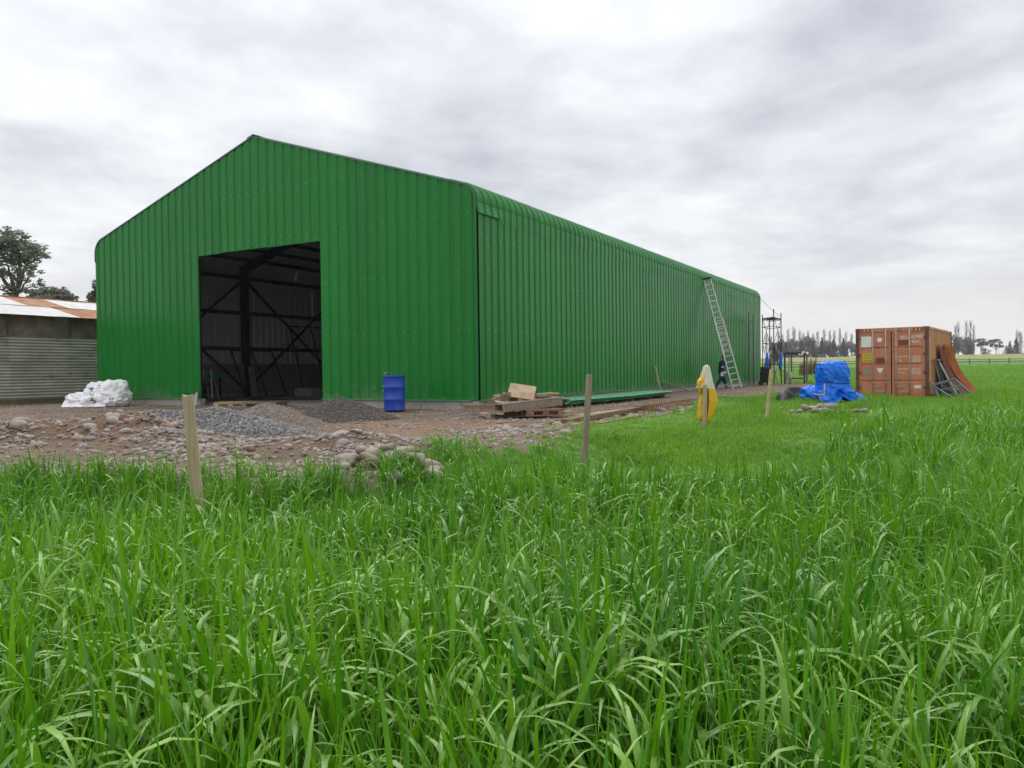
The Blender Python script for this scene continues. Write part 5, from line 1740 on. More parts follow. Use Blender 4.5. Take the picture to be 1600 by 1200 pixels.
def scatter(name, meshes, pts, rot, scl, idx, kind='stuff', parent=None, label=None, cat=None):
    """one object of instanced pieces"""
    coll = bpy.data.collections.new(name + '_pieces')
    for i, me in enumerate(meshes):
        o = bpy.data.objects.new('%s_%02d' % (name, i), me); coll.objects.link(o)
    me = bpy.data.meshes.new(name)
    me.vertices.add(len(pts)); me.vertices.foreach_set('co', np.asarray(pts, np.float32).ravel())
    a = me.attributes.new('rot', 'FLOAT_VECTOR', 'POINT'); a.data.foreach_set('vector', np.asarray(rot, np.float32).ravel())
    a = me.attributes.new('scl', 'FLOAT_VECTOR', 'POINT'); a.data.foreach_set('vector', np.asarray(scl, np.float32).ravel())
    a = me.attributes.new('idx', 'INT', 'POINT'); a.data.foreach_set('value', np.asarray(idx, np.int32))
    o = bpy.data.objects.new(name, me); COL.objects.link(o)
    ng = bpy.data.node_groups.new(name, 'GeometryNodeTree')
    ng.interface.new_socket('Geometry', in_out='INPUT', socket_type='NodeSocketGeometry')
    ng.interface.new_socket('Geometry', in_out='OUTPUT', socket_type='NodeSocketGeometry')
    N, L = ng.nodes, ng.links
    gi = N.new('NodeGroupInput'); go = N.new('NodeGroupOutput')
    ci = N.new('GeometryNodeCollectionInfo'); ci.inputs[0].default_value = coll; ci.inputs[1].default_value = True; ci.inputs[2].default_value = True
    ip = N.new('GeometryNodeInstanceOnPoints'); ip.inputs['Pick Instance'].default_value = True
    def na(nm, ty):
        n = N.new('GeometryNodeInputNamedAttribute'); n.data_type = ty; n.inputs[0].default_value = nm; return n.outputs[0]
    L.new(gi.outputs[0], ip.inputs['Points']); L.new(ci.outputs[0], ip.inputs['Instance'])
    L.new(na('idx', 'INT'), ip.inputs['Instance Index'])
    L.new(na('rot', 'FLOAT_VECTOR'), ip.inputs['Rotation']); L.new(na('scl', 'FLOAT_VECTOR'), ip.inputs['Scale'])
    L.new(ip.outputs[0], go.inputs[0])
    md = o.modifiers.new('scatter', 'NODES'); md.node_group = ng
    if parent: o.parent = parent
    tag(o, label, cat, None, kind)
    return o


STONES = stone_meshes(9, 'river_stone', M['stone'])
CHIPS = stone_meshes(5, 'grey_chip', M['gravel_grey'], sub=1, flat=.7, jag=.5, smooth_=False)
GRIT = stone_meshes(4, 'grit', M['gravel_dark'], sub=1, flat=.8, jag=.4, smooth_=False)
PEBB = stone_meshes(6, 'pebble', M['stone'], sub=1, flat=.6, jag=.25)


FIELD = []


def put_stones():
    rr = random.Random(21)
    G = 'river stones on the rubble bank'
    spots = []
    # on the bank and its foot
    tries = 0
    while len(spots) < 125 and tries < 20000:
        tries += 1
        px = rr.uniform(-60, 700); D = rr.uniform(7.9, 12.8)
        q = dp(px, 600, D)
        b = float(bank(np.array([q.x]), np.array([q.y]))[0])
        sd = float(poly_sd(np.array([q.x]), np.array([q.y]), DIRT)[0])
        if sd < 0.05: continue
        if rr.random() > min(1, b * 4 + .06): continue
        s = min(.10, .03 * math.exp(abs(rr.gauss(0, .5))))
        if any((q.x - a) ** 2 + (q.y - c) ** 2 < (.75 * (s + t)) ** 2 for a, c, t in spots): continue
        spots.append((q.x, q.y, s))
    # named big ones
    named = {}
    for px, py, z, s, lab in ((33, 686, .1, .14, 'largest boulder at the left end of the earth bank'), (30, 697, .02, .11, 'pale stone just below the largest boulder at left'), (177, 656, .38, .10, 'brown boulder on the crest of the earth bank'), (195, 662, .36, .07, 'pale stone right of the brown crest boulder'), (122, 678, .22, .10, 'leaning oblong stone halfway along the earth bank'), (258, 668, .27, .085, 'large pale stone left of the thick pale post'),
                              (288, 679, .2, .06, 'round stone close left of the thick pale post'), (13, 690, .05, .1, 'flat pale stone left of the largest boulder'), (533, 673, .26, .085, 'brown round boulder below the dark grit heap'), (545, 676, .24, .06, 'stone touching the brown boulder below the grit heap'), (475, 675, .24, .075, 'upright tan stone at the foot of the grey heap')):
        q = gp(px, py, z); named[len(spots)] = lab; spots.append((q.x, q.y, s))
    for i, (x, y, s) in enumerate(spots):
        z = h1(x, y)
        o = link_mesh('river_stone', rr.choice(STONES), None, (x, y, z + s * .12), (rr.uniform(-.4, .4), rr.uniform(-.4, .4), rr.uniform(0, 6.28)), (s * rr.uniform(.9, 1.3), s, s * rr.uniform(.8, 1.1)))
        tag(o, named.get(i, 'small rounded river stone on the earth bank before the doorway'), 'stone', G)
    # cobble heap by the grass edge
    c = gp(618, 733)
    for i in range(46):
        a = rr.uniform(0, 6.28); r = .46 * math.sqrt(rr.random())
        x = c.x + RH.x * r * 1.5 * math.cos(a) + FH.x * r * math.sin(a); y = c.y + RH.y * r * 1.5 * math.cos(a) + FH.y * r * math.sin(a)
        s = rr.uniform(.045, .11)
        z = h1(x, y) + .20 * max(0, 1 - (r / .46) ** 2) * rr.uniform(.5, 1.0)
        o = link_mesh('river_stone', rr.choice(STONES), None, (x, y, z + s * .2), (rr.uniform(-.5, .5), rr.uniform(-.5, .5), rr.uniform(0, 6.28)), (s * rr.uniform(.9, 1.3), s, s * rr.uniform(.8, 1.1)))
        tag(o, 'pale cobble of the small stone heap at the tall grass edge', 'stone', 'cobbles heaped at the grass edge')
    # stones before the timber pile and under the long beams
    for (pxa, pxb, pya, pyb, n, lab, grp) in ((770, 905, 662, 684, 26, 'small stone in the gravel before the timber pile', 'stones before the timber pile'), (950, 1080, 640, 654, 24, 'stone in the gravel strip before the long beams', 'stones by the long beams')):
        for i in range(n):
            t = rr.random()
            px = pxa + (pxb - pxa) * t
            py = rr.uniform(pya, pyb) if grp.endswith('pile') else 656 - 14 * t + rr.uniform(-5, 3)
            q = gp(px, py); s = rr.uniform(.04, .10)
            o = link_mesh('river_stone', rr.choice(STONES), None, (q.x, q.y, h1(q.x, q.y) + s * .15), (rr.uniform(-.3, .3), rr.uniform(-.3, .3), rr.uniform(0, 6.28)), (s * 1.15, s, s))
            tag(o, lab, 'stone', grp)
    # field stones in the grass before the tarpaulin
    zoom = [(450, 800, 52, 60), (555, 815, 42, 40), (635, 815, 40, 38), (685, 785, 62, 44), (790, 830, 60, 48), (890, 838, 58, 48), (600, 865, 52, 30), (660, 860, 40, 28), (735, 880, 58, 30), (820, 880, 42, 28),
            (975, 868, 46, 28), (1030, 885, 34, 30), (1075, 880, 34, 26), (690, 915, 48, 20), (1060, 915, 36, 26), (255, 870, 34, 28), (365, 848, 40, 26), (1175, 890, 36, 22), (1255, 852, 30, 26), (1240, 890, 34, 34), (1330, 872, 40, 26), (105, 823, 22, 22), (370, 903, 26, 16)]
    for i, (zx_, zy_, w, h) in enumerate(zoom):
        px = 1210 + zx_ * .10625; py = 550 + (zy_ + h * .5) * .10625
        q = dp(px, py, 19.4 if zy_ > 845 else 20.0)
        gz = h1(q.x, q.y)
        s = w * .0021
        FIELD.append((q.x, q.y))
        o = link_mesh('field_stone', STONES[i % 9], None, (q.x, q.y, gz + s * .55 + (.09 if zy_ < 845 else .02)), (rr.uniform(-.3, .3), rr.uniform(-.3, .3), rr.uniform(0, 6.28)), (s * 1.1, s, max(s * 1.05, h * .0022)))
        tag(o, 'grey rounded field stone in the grass before the blue tarpaulin', 'stone', 'field stones before the tarpaulin')


put_stones()


def pebbles():
    g = np.random.default_rng(5)
    # on dirt in view
    n = 90000
    px = g.uniform(-120, 1300, n); D = 7.6 + (g.random(n) ** 1.5) * 26
    d = VF[None, :] * FPX + VR[None, :] * (px - 800)[:, None]
    P = CAM[None, :] + d * (D / FPX)[:, None]
    x, y = P[:, 0], P[:, 1]
    sd = poly_sd(x, y, DIRT); b = bank(x, y)
    ins = (x > -W - .3) & (x < .3) & (y > -.2) & (y < LEN)
    dens = .16 + np.clip(b * 3.5, 0, .55)
    pk = gp(840, 675); dens += .6 * np.exp(-((x - pk.x) ** 2 + (y - pk.y) ** 2) / 1.6)
    pk = gp(1020, 648); dens += .5 * np.exp(-((x - pk.x) ** 2 + (y - pk.y) ** 2) / 3.0)
    dens *= .45 + 1.1 * (vnoise(x, y, .9) > .5)
    keep = (sd > -.05) & ~ins & (g.random(n) < dens)
    x, y, b = x[keep], y[keep], b[keep]
    s = np.minimum(.012 * np.exp(np.abs(g.normal(0, .75, len(x)))), .045) * np.where(b > .05, 1.15, 1.0)
    z = H(x, y) + s * .1
    rot = np.stack([g.uniform(-.5, .5, len(x)), g.uniform(-.5, .5, len(x)), g.uniform(0, 6.28, len(x))], 1)
    scatter('pebbles', PEBB, np.stack([x, y, z], 1), rot, np.stack([s * g.uniform(.9, 1.4, len(x)), s, s], 1), g.integers(0, len(PEBB), len(x)), label='loose pebbles strewn over the bare earth', cat='pebbles')


pebbles()


def heap(name, label, cpx, D, hw, hd, hgt, soil, chips, n, smin, smax, seed, skew=0.0):
    g = np.random.default_rng(seed)
    c = dp(cpx, 600, D); bz = h1(c.x, c.y)
    c = Vector((c.x, c.y, 0))
    o = empty(name, (c.x, c.y, min(bz, .02)), label=label, cat='gravel heap', group='gravel heaps before the shed')
    def f(u, v):
        r2 = u * u + v * v
        return hgt * np.clip(1 - np.sqrt(r2 + .02) + .14, 0, 1) ** 1.12 * (1 + .22 * (vnoise(u * hw + seed * 5, v * hd, 1.3) - .5)) + .04 * (vnoise(u * hw + seed, v * hd, 4) - .5) * (r2 < 1)
    def fn(u, v):
        a, b = (2 * u - 1) * 1.12, (2 * v - 1) * 1.12
        z = float(f(np.array(a), np.array(b)))
        if a * a + b * b > 1.2: z = -.12
        p = RH * (a * hw) + FH * (b * hd)
        return (p.x, p.y, z - .03 + .55 * (h1(c.x + p.x, c.y + p.y)))
    m = MB().grid(fn, 44, 40).build('heap_body', soil, o, smooth=True)
    a = g.uniform(-1.12, 1.12, n * 2); b = g.uniform(-1.12, 1.12, n * 2)
    k = (a * a + b * b < 1.15) & (g.random(n * 2) < 1.25 - .5 * (a * a + b * b)); a, b = a[k][:n], b[k][:n]
    X = RH.x * a * hw + FH.x * b * hd; Y = RH.y * a * hw + FH.y * b * hd
    s = np.exp(g.uniform(math.log(smin), math.log(smax), len(a)))
    Z = f(a, b) - .03 + .55 * H(c.x + X, c.y + Y) + s * .25
    rot = g.uniform(0, 6.28, (len(a), 3))
    scatter('gravel_chips', chips, np.stack([X, Y, Z], 1), rot, np.stack([s, s, s], 1), g.integers(0, len(chips), len(a)), parent=o)
    return o


heap('gravel_heap', 'grey crushed stone heap behind the pale post', 335, 12.4, 1.60, 1.25, .44, M['grey_soil'], CHIPS, 9000, .014, .036, 1)
heap('gravel_heap', 'low tan gravel heap between the grey and dark heaps', 415, 14.6, 1.15, 1.0, .56, M['tan_soil'], PEBB, 2600, .008, .022, 2)
heap('gravel_heap', 'dark grit heap in front of the doorway', 532, 17.2, 1.25, 1.0, .52, M['dark_soil'], GRIT, 6000, .008, .02, 3)


# ------------------------------------------------------------------ trees
def leaf_quads(mb, c, rad, n, size, rr, flat=1.0, asp=2.0, vertical=False, shell=.35):
    for _ in range(n):
        while True:
            d = Vector((rr.uniform(-1, 1), rr.uniform(-1, 1), rr.uniform(-1, 1)))
            if shell * shell * .2 < d.length_squared < 1: break
        p = Vector(c) + Vector((d.x * rad[0], d.y * rad[1], d.z * rad[2]))
        s = size * rr.uniform(.6, 1.4)
        if vertical:
            a = Vector((rr.uniform(-.12, .12), rr.uniform(-.12, .12), 1)).normalized()
        else:
            a = Vector((rr.gauss(0, 1), rr.gauss(0, 1), rr.gauss(0, flat))).normalized()
        b = a.orthogonal().normalized()
        b = Matrix.Rotation(rr.uniform(0, 6.28), 3, a) @ b
        a = a * (s * asp / 2); b = b * (s / 2)
        mb.add([p - a, p + b * .9, p + a, p - b * .9], [(0, 1, 2, 3)])


def limb(mb, a, b, r0, r1, rr, seg=4, wob=.06, n=6):
    a = Vector(a); b = Vector(b); Ln = (b - a).length
    pts = [a.lerp(b, i / seg) + Vector((rr.gauss(0, 1), rr.gauss(0, 1), rr.gauss(0, .5))) * (wob * Ln * (0 if i in (0, seg) else .5)) for i in range(seg + 1)]
    mb.tube(pts, [r0 + (r1 - r0) * i / seg for i in range(seg + 1)], n)
    return pts


def broad_tree(name, label, base, clumps, trunk_r, leaves, size, mat, bark, group, seed, forks, asp=2.0, flat=.5, fill=True):
    rr = random.Random(seed)
    P = empty(name, base, label=label, cat='tree', group=group)
    tb = MB()
    fk = [Vector(f) for f in forks]
    limb(tb, (0, 0, -.4), fk[0], trunk_r, trunk_r * .72, rr, 4, .03, 8)
    for f in fk[1:]:
        limb(tb, fk[0], f, trunk_r * .62, trunk_r * .34, rr, 4, .06)
    for (c, rad) in clumps:
        c = Vector(c)
        s = min(fk, key=lambda q: (q - c).length + (3 if q.z > c.z else 0))
        pts = limb(tb, s, c, trunk_r * .30, trunk_r * .10, rr, 4, .10, 5)
        for _ in range(7):
            e = c + Vector((rr.uniform(-.9, .9) * rad[0], rr.uniform(-.9, .9) * rad[1], rr.uniform(-.6, .9) * rad[2]))
            limb(tb, pts[2].lerp(c, rr.random()), e, trunk_r * .09, trunk_r * .03, rr, 2, .1, 3)
    tb.build('trunk', bark, P, smooth=True)
    mb = MB()
    vol = sum(r[0] * r[1] * r[2] for _, r in clumps)
    for (c, rad) in clumps:
        n = int(leaves * rad[0] * rad[1] * rad[2] / vol)
        # sub-clumps give light and dark masses with gaps between
        m = max(4, n // 22)
        for _ in range(m):
            while True:
                d = Vector((rr.uniform(-1, 1), rr.uniform(-1, 1), rr.uniform(-1, 1)))
                if d.length < 1: break
            cc = Vector(c) + Vector((d.x * rad[0], d.y * rad[1], d.z * rad[2]))
            rs = rr.uniform(.2, .45)
            leaf_quads(mb, cc, (rad[0] * rs + .1, rad[1] * rs + .1, (rad[2] * rs + .08) * (.7 if flat < 1 else 1)), n // m, size, rr, flat, asp)
    mb.build('crown', mat, P)
    return P


def at_far(px, D, zoff=0.0):
    q = dp(px, 600, D); return Vector((q.x, q.y, h1(q.x, q.y) + zoff))


def left_trees():
    D = 62.0; m = D / FPX
    b = at_far(24, D)
    def rel(px, py, dy=0.0):
        q = dp(px, py, D + dy) - b; return q
    cl = []
    rr = random.Random(4)
    for px, py, rx, rz in ((18, 372, 24, 13), (0, 385, 26, 14), (35, 385, 22, 13), (55, 390, 22, 10), (68, 401, 13, 7), (12, 402, 26, 12), (42, 408, 22, 12), (-25, 395, 24, 18), (-5, 425, 18, 14), (50, 425, 14, 12), (30, 432, 16, 14), (52, 443, 12, 9), (14, 452, 14, 10), (-30, 440, 20, 18), (36, 456, 12, 8), (5, 466, 10, 6)):
        cl.append((rel(px, py, rr.uniform(-1.5, 1.5)), (rx * m, rx * m * .9, rz * m)))
    broad_tree('spreading_tree', 'tall spreading grey green tree behind the old barn', b, cl, .30, 6500, .125, M['leaf_grey'], M['bark'], 'trees behind the old barn', 8,
               [rel(25, 462), rel(14, 425), rel(40, 415), rel(-6, 420), rel(30, 395)], asp=2.6, flat=.25)
    D = 55.0; m = D / FPX
    b = at_far(82, D)
    def rel(px, py, dy=0.0): return dp(px, py, D + dy) - b
    cl = [(rel(px, py, rr.uniform(-.8, .8)), (rx * m, rx * m, rz * m)) for px, py, rx, rz in ((58, 462, 14, 9), (74, 460, 14, 11), (90, 457, 13, 10), (100, 463, 13, 8), (112, 467, 9, 6), (82, 470, 26, 8))]
    broad_tree('bushy_tree', 'low bushy evergreen showing over the old barn roof', b, cl, .16, 3000, .14, M['leaf_grey'], M['bark'], 'trees behind the old barn', 9, [rel(82, 475), rel(75, 465), rel(95, 463)], asp=1.8, flat=.7)
    b = at_far(150, D)
    cl = [(rel(px, py), (rx * m, rx * m, rz * m)) for px, py, rx, rz in ((146, 452, 6, 8), (152, 462, 9, 9), (142, 466, 7, 5), (158, 448, 8, 10), (150, 440, 4, 4))]
    def rel(px, py, dy=0.0): return dp(px, py, D + dy) - b
    cl = [(rel(px, py), (rx * m, rx * m, rz * m)) for px, py, rx, rz in ((146, 452, 6, 8), (152, 462, 9, 9), (142, 466, 7, 5), (158, 448, 8, 10), (150, 440, 4, 4))]
    broad_tree('sparse_tree', 'sparse small tree half hidden by the green gable corner', b, cl, .10, 700, .16, M['leaf_grey'], M['bark'], 'trees behind the old barn', 10, [rel(150, 475), rel(147, 462), rel(153, 455)], asp=2.0, flat=.5)


left_trees()


def poplar(px, D, top_py, w, label, seed):
    rr = random.Random(seed)
    b = at_far(px, D)
    top = dp(px, top_py, D).z - b.z
    P = empty('poplar_tree', b, label=label, cat='tree', group='bare poplars on the skyline')
    tb = MB()
    limb(tb, (0, 0, -.5), (rr.uniform(-.4, .4), 0, top * .93), .30, .05, rr, 6, .01, 6)
    mb = MB()
    for i in range(26):
        z0 = top * rr.uniform(.12, .8)
        a = rr.uniform(0, 6.28); r = w * rr.uniform(.25, 1.0) * (1 - .55 * z0 / top)
        h = top * rr.uniform(.14, .30)
        e = Vector((math.cos(a) * r, math.sin(a) * r, min(z0 + h, top)))
        limb(tb, (0, 0, z0), e, .07, .025, rr, 3, .05, 3)
    for i in range(10):
        z = top * (.18 + .80 * i / 10)
        ww = w * (1 - .6 * (z / top) ** 2) * (.7 if i < 2 else 1)
        leaf_quads(mb, (0, 0, z), (ww, ww, top * .09), 22, .10, rr, asp=18, vertical=True)
    tb.build('trunk', M['bark_pale'], P)
    mb.build('crown', M['leaf_mauve'], P)


def evergreen(px, D, top_py, w_px, label, seed, kind='cone', mat='leaf_dark', base_py=None, cat_group='evergreens on the skyline', n=900):
    rr = random.Random(seed)
    b = at_far(px, D); m = D / FPX
    if base_py: pass
    h = dp(px, top_py, D).z - b.z
    w = w_px * m / 2
    P = empty({'cone': 'conifer_tree', 'umbrella': 'pine_tree', 'round': 'evergreen_tree', 'bare': 'bare_tree', 'shrub': 'dry_shrub'}[kind], b, label=label, cat='shrub' if kind == 'shrub' else 'tree', group=cat_group)
    tb = MB(); limb(tb, (0, 0, -.5), (rr.uniform(-.2, .2) * w, 0, h * .9), max(.12, h * .022), h * .005, rr, 5, .02, 6)
    mb = MB(); sz = max(.10, h * (.06 if kind == 'bare' else .045))
    if kind == 'cone':
        for i in range(11):
            t = i / 10; z = h * (.06 + .90 * t); ww = w * (1 - t) ** .8 * rr.uniform(.8, 1.12) + .15
            leaf_quads(mb, (rr.uniform(-.1, .1) * w, 0, z), (ww, ww, h * .075), int(n * (1 - t * .7) / 7), sz, rr, .5, 1.7)
            limb(tb, (0, 0, z * .97), (ww * .8 * rr.choice((-1, 1)), ww * .3, z), h * .008, h * .003, rr, 2, .05, 3)
    elif kind == 'umbrella':
        for i in range(9):
            c = Vector((rr.uniform(-.8, .8) * w, rr.uniform(-.8, .8) * w, h * rr.uniform(.55, .95)))
            k = rr.uniform(.25, .5)
            limb(tb, (0, 0, c.z * .55), c, h * .014, h * .005, rr, 3, .06, 4)
            leaf_quads(mb, c, (w * k, w * k, h * .09), n // 9, sz, rr, .35, 1.8)
        leaf_quads(mb, (0, 0, h * .94), (w * .7, w * .7, h * .07), n // 5, sz, rr, .35, 1.8)
    elif kind in ('round', 'bare'):
        for i in range(16):
            a = rr.uniform(0, 6.28); q = rr.random() ** .5
            c = Vector((math.cos(a) * w * q * .8, math.sin(a) * w * q * .8, h * rr.uniform(.15, .9 - .25 * q)))
            k = rr.uniform(.25, .42)
            limb(tb, (0, 0, c.z * .6), c, h * .012, h * .004, rr, 2, .06, 3)
            leaf_quads(mb, c, (w * k, w * k, h * .13), n // 16, sz, rr, .8, 4.0 if kind == 'bare' else 1.6, vertical=(kind == 'bare' and rr.random() < .6))
    else:
        for _ in range(9):
            leaf_quads(mb, (rr.uniform(-.8, .8) * w, rr.uniform(-.5, .5) * w, h * rr.uniform(.25, .5)), (w * .35, w * .3, h * rr.uniform(.25, .5)), n // 9, h * .016, rr, 1, 18, vertical=True)
    tb.build('trunk', M['bark'], P)
    mb.build('crown', M[mat], P)


def far_trees():
    D = 415
    k = 0
    for px, ty, w, lab in ((1205, 524, 1.2, 'bare poplar rising just right of the scaffold tower'), (1232, 512, 1.3, 'tall bare poplar left of the pair beyond the scaffold'), (1241, 509, 1.6, 'tallest bare poplar beyond the steel table frame'),
                           (1263, 516, 1.1, 'slim bare poplar above the dry brown shrubs'), (1288, 513, 1.6, 'bare poplar left of the group above the blue tarpaulin'), (1297, 516, 1.2, 'second bare poplar of the group above the blue tarpaulin'), (1304, 515, 1.3, 'third bare poplar of the group above the blue tarpaulin'), (1313, 511, 1.4, 'rightmost bare poplar of the group above the tarpaulin'),
                           (1198, 519, 1.8, 'bare poplar seen through the left scaffold poles'), (1217, 517, 1.6, 'bare poplar seen between the right scaffold poles'), (1223, 521, 1.5, 'bare poplar just left of the steel table frame'), (1250, 514, 1.5, 'bare poplar right of the tallest left poplar'), (1256, 519, 1.4, 'shorter bare poplar over the steel table frame'), (1271, 519, 1.5, 'bare poplar over the dry shrubs'), (1278, 516, 1.4, 'bare poplar left of the tarpaulin'), (1322, 517, 1.5, 'bare poplar midway between tarpaulin and container'), (1331, 521, 1.4, 'bare poplar close to the container left edge'),
                           (1497, 501, 1.5, 'bare poplar closest to the container rear'), (1493, 507, 1.0, 'faint bare poplar just over the container roof end'), (1510, 499, 1.6, 'left bare poplar of the tall pair on the right'), (1517, 498, 1.6, 'right bare poplar of the tall pair on the right'), (1522, 507, 1.0, 'thin bare poplar beside the tall right pair'), (1590, 514, 1.7, 'bare poplar behind the dark conifers at far right'), (1595, 517, 1.5, 'bare poplar at the right edge behind the conifers')):
        k += 1
        poplar(px, D + (k * 7) % 20, ty, w * 1.15, lab, 100 + k)
    for px, ty, w, lab, kd, mt, DD in ((1212, 528, 24, 'dark cypress mass behind the scaffold tower', 'round', 'leaf_dark', 230), (1228, 534, 16, 'small dark conifer right of the scaffold', 'cone', 'leaf_pine', 400), (1252, 529, 18, 'pointed dark conifer behind the steel table frame', 'cone', 'leaf_pine', 395),
                                       (1272, 532, 20, 'broad dark conifer above the dry shrubs', 'cone', 'leaf_pine', 400), (1285, 528, 16, 'narrow conifer left of the tarpaulin skyline', 'cone', 'leaf_pine', 398), (1303, 530, 20, 'dark conifer right above the blue tarpaulin', 'cone', 'leaf_pine', 395), (1318, 529, 17, 'pointed conifer between tarpaulin and container', 'cone', 'leaf_pine', 402),
                                       (1338, 540, 18, 'dark round evergreen touching the container left edge', 'round', 'leaf_dark', 380),
                                       (1484, 516, 22, 'dark evergreen directly behind the container rear', 'round', 'leaf_dark', 380), (1492, 530, 16, 'lower evergreen right of the container rear', 'round', 'leaf_dark', 375),
                                       (1533, 529, 22, 'umbrella pine with wide flat crown on the right skyline', 'umbrella', 'leaf_pine', 400), (1540, 540, 16, 'low pine beneath the umbrella pine', 'round', 'leaf_pine', 396), (1556, 530, 20, 'umbrella pine standing beside the pale pole', 'umbrella', 'leaf_pine', 405),
                                       (1578, 533, 12, 'left conifer of the dark clump at far right', 'cone', 'leaf_dark', 400), (1588, 529, 16, 'tallest conifer of the dark clump at far right', 'cone', 'leaf_dark', 398), (1573, 540, 14, 'lowest conifer of the dark clump at far right', 'cone', 'leaf_dark', 396), (1602, 547, 12, 'conifer cut by the right picture edge', 'round', 'leaf_dark', 398)):
        k += 1
        evergreen(px, DD, ty, w, lab, 200 + k, kd, mt)
    for px, ty, w, lab in ((1505, 520, 24, 'mauve bare tree beneath the tall poplar pair'), (1514, 526, 18, 'lower mauve bare tree right of the poplar pair'), (1260, 524, 34, 'bare grey tree behind the dry brown shrubs'), (1295, 528, 36, 'bare grey tree beneath the poplar group'), (1325, 532, 30, 'bare grey tree left of the container'), (1240, 528, 30, 'bare grey tree beneath the tallest left poplar'), (1220, 530, 28, 'bare grey tree seen through the scaffold tower')):
        k += 1
        evergreen(px, 408, ty, w, lab, 300 + k, 'bare', 'leaf_mauve', cat_group='bare trees on the skyline', n=1300)
    for px, ty, w, lab in ((1268, 554, 18, 'dry brown shrub right of the steel table frame'), (1256, 560, 14, 'dry brown shrub behind the steel table frame'), (1275, 562, 10, 'lowest dry brown shrub left of the tarpaulin'), (1203, 548, 18, 'dry brown shrub behind the scaffold tower')):
        k += 1
        evergreen(px, 82, ty, w, lab, 400 + k, 'shrub', 'leaf_brown', cat_group='dry shrubs behind the site', n=420)
    # pale pole between the pines
    q = at_far(1560, 395)
    P = empty('lamp_pole', q, label='pale thin pole between the pines on the right skyline', cat='pole')
    h = dp(1560, 533, 395).z - q.z
    MB().tube([(0, 0, 0), (0, 0, h)], [.16, .09], 6).build('shaft', M['alu'], P)
    MB().box((.3, 0, h), (.8, .2, .12)).build('lamp_head', M['alu'], P)


far_trees()


def fence():
    for (p0, p1, lab) in ((1484, 1760, 'low wooden rail fence across the far field right of the container'), (1196, 1352, 'low wooden rail fence behind the blue tarpaulin')):
        D = 172
        P = empty('rail_fence', at_far((p0 + p1) / 2, D), label=lab, cat='fence')
        prev = None
        px = p0
        while px < p1:
            q = at_far(px, D)
            child(MB().bar(q - UP * .2, q + UP * 1.15, .22, .22).build('post', M['fence_wood'], None), P)
            if prev:
                for z in (.45, .95):
                    child(MB().bar(prev + UP * z, q + UP * z, .05, .12).build('rail', M['fence_wood'], None), P)
            prev = q
            px += 31


fence()


# ------------------------------------------------------------------ grass
def tuft(seed, n, hmin, hmax, wmin, wmax, spread, rows, mat, arch=.35, dead=.02, fold3=True):
    rr = random.Random(seed)
    V = []; F = []; C = []
    for b in range(n):
        a = rr.uniform(0, 6.28); r = spread * math.sqrt(rr.random())
        x, y, z = r * math.cos(a), r * math.sin(a), -.03
        L_ = rr.uniform(hmin, hmax); w = rr.uniform(wmin, wmax)
        az = rr.uniform(0, 6.28)
        th = rr.uniform(.02, .22)
        is_arch = rr.random() < arch
        bend = rr.uniform(1.5, 2.9) if is_arch else rr.uniform(.05, .6)
        pw = rr.uniform(1.8, 3.2) if is_arch else rr.uniform(1.2, 2.4)
        tw = rr.uniform(-.5, .5)
        if is_arch: w *= 1.3
        gl_sheen = 1.0 if is_arch else .35  # arched leaves tinted paler: wax and painted sky sheen together
        tint = rr.random(); isdead = 1.0 if rr.random() < dead else 0.0
        base = len(V)
        ns = rows
        for i in range(ns + 1):
            s = i / ns
            ang = th + bend * s ** pw
            dx, dz = math.sin(ang), math.cos(ang)
            if i:
                st = L_ / ns
                x += math.cos(az) * dx * st; y += math.sin(az) * dx * st; z += dz * st
            ww = w * min(1, .45 + 2.2 * s) * (1 - max(0, (s - .45) / .55) ** 1.6) * .5
            saz = az + math.pi / 2 + tw * s
            sx, sy = math.cos(saz) * ww, math.sin(saz) * ww
            cv = (tint, s * gl_sheen, isdead * min(1, s * 1.6 + .2), 1)
            if fold3:
                # shallow V section: midrib sits below the edges
                nx_, ny_, nz_ = -math.cos(az) * dz, -math.sin(az) * dz, dx
                dv = ww * .25
                V.append((x - sx, y - sy, z)); V.append((x + nx_ * -dv, y + ny_ * -dv, z - nz_ * dv)); V.append((x + sx, y + sy, z)); C += [cv] * 3
            else:
                V.append((x - sx, y - sy, z)); V.append((x + sx, y + sy, z)); C += [cv] * 2
        k = 3 if fold3 else 2
        for i in range(ns):
            for j in range(k - 1):
                p = base + i * k + j
                F.append((p, p + 1, p + k + 1, p + k))
    me = bpy.data.meshes.new('grass_tuft')
    me.from_pydata(V, [], F)
    ca = me.attributes.new('blade', 'FLOAT_COLOR', 'POINT'); ca.data.foreach_set('color', np.asarray(C, np.float32).ravel())
    me.materials.append(mat)
    me.polygons.foreach_set('use_smooth', [True] * len(F))
    return me


OATS = [tuft(50 + i, 10, .42, .84, .013, .029, .12, 10, M['oat'], arch=.52, dead=.005) for i in range(16)]
OATS_FAR = [tuft(80 + i, 12, .40, .74, .017, .030, .16, 6, M['oat'], arch=.5, dead=.005, fold3=False) for i in range(8)]
MEADOW = [tuft(140 + i, 16, .30, .62, .005, .011, .13, 6, M['oat'], arch=.22, dead=.012, fold3=False) for i in range(10)]
LAWN = [tuft(110 + i, 34, .12, .30, .0035, .0075, .13, 4, M['lawn'], arch=.45, dead=.01, fold3=False) for i in range(10)]


THR = ([-400, 0, 620, 760, 900, 1050, 1200, 1330, 1450, 1600, 1900, 2400], [690, 690, 712, 735, 752, 770, 752, 725, 690, 652, 628, 612])


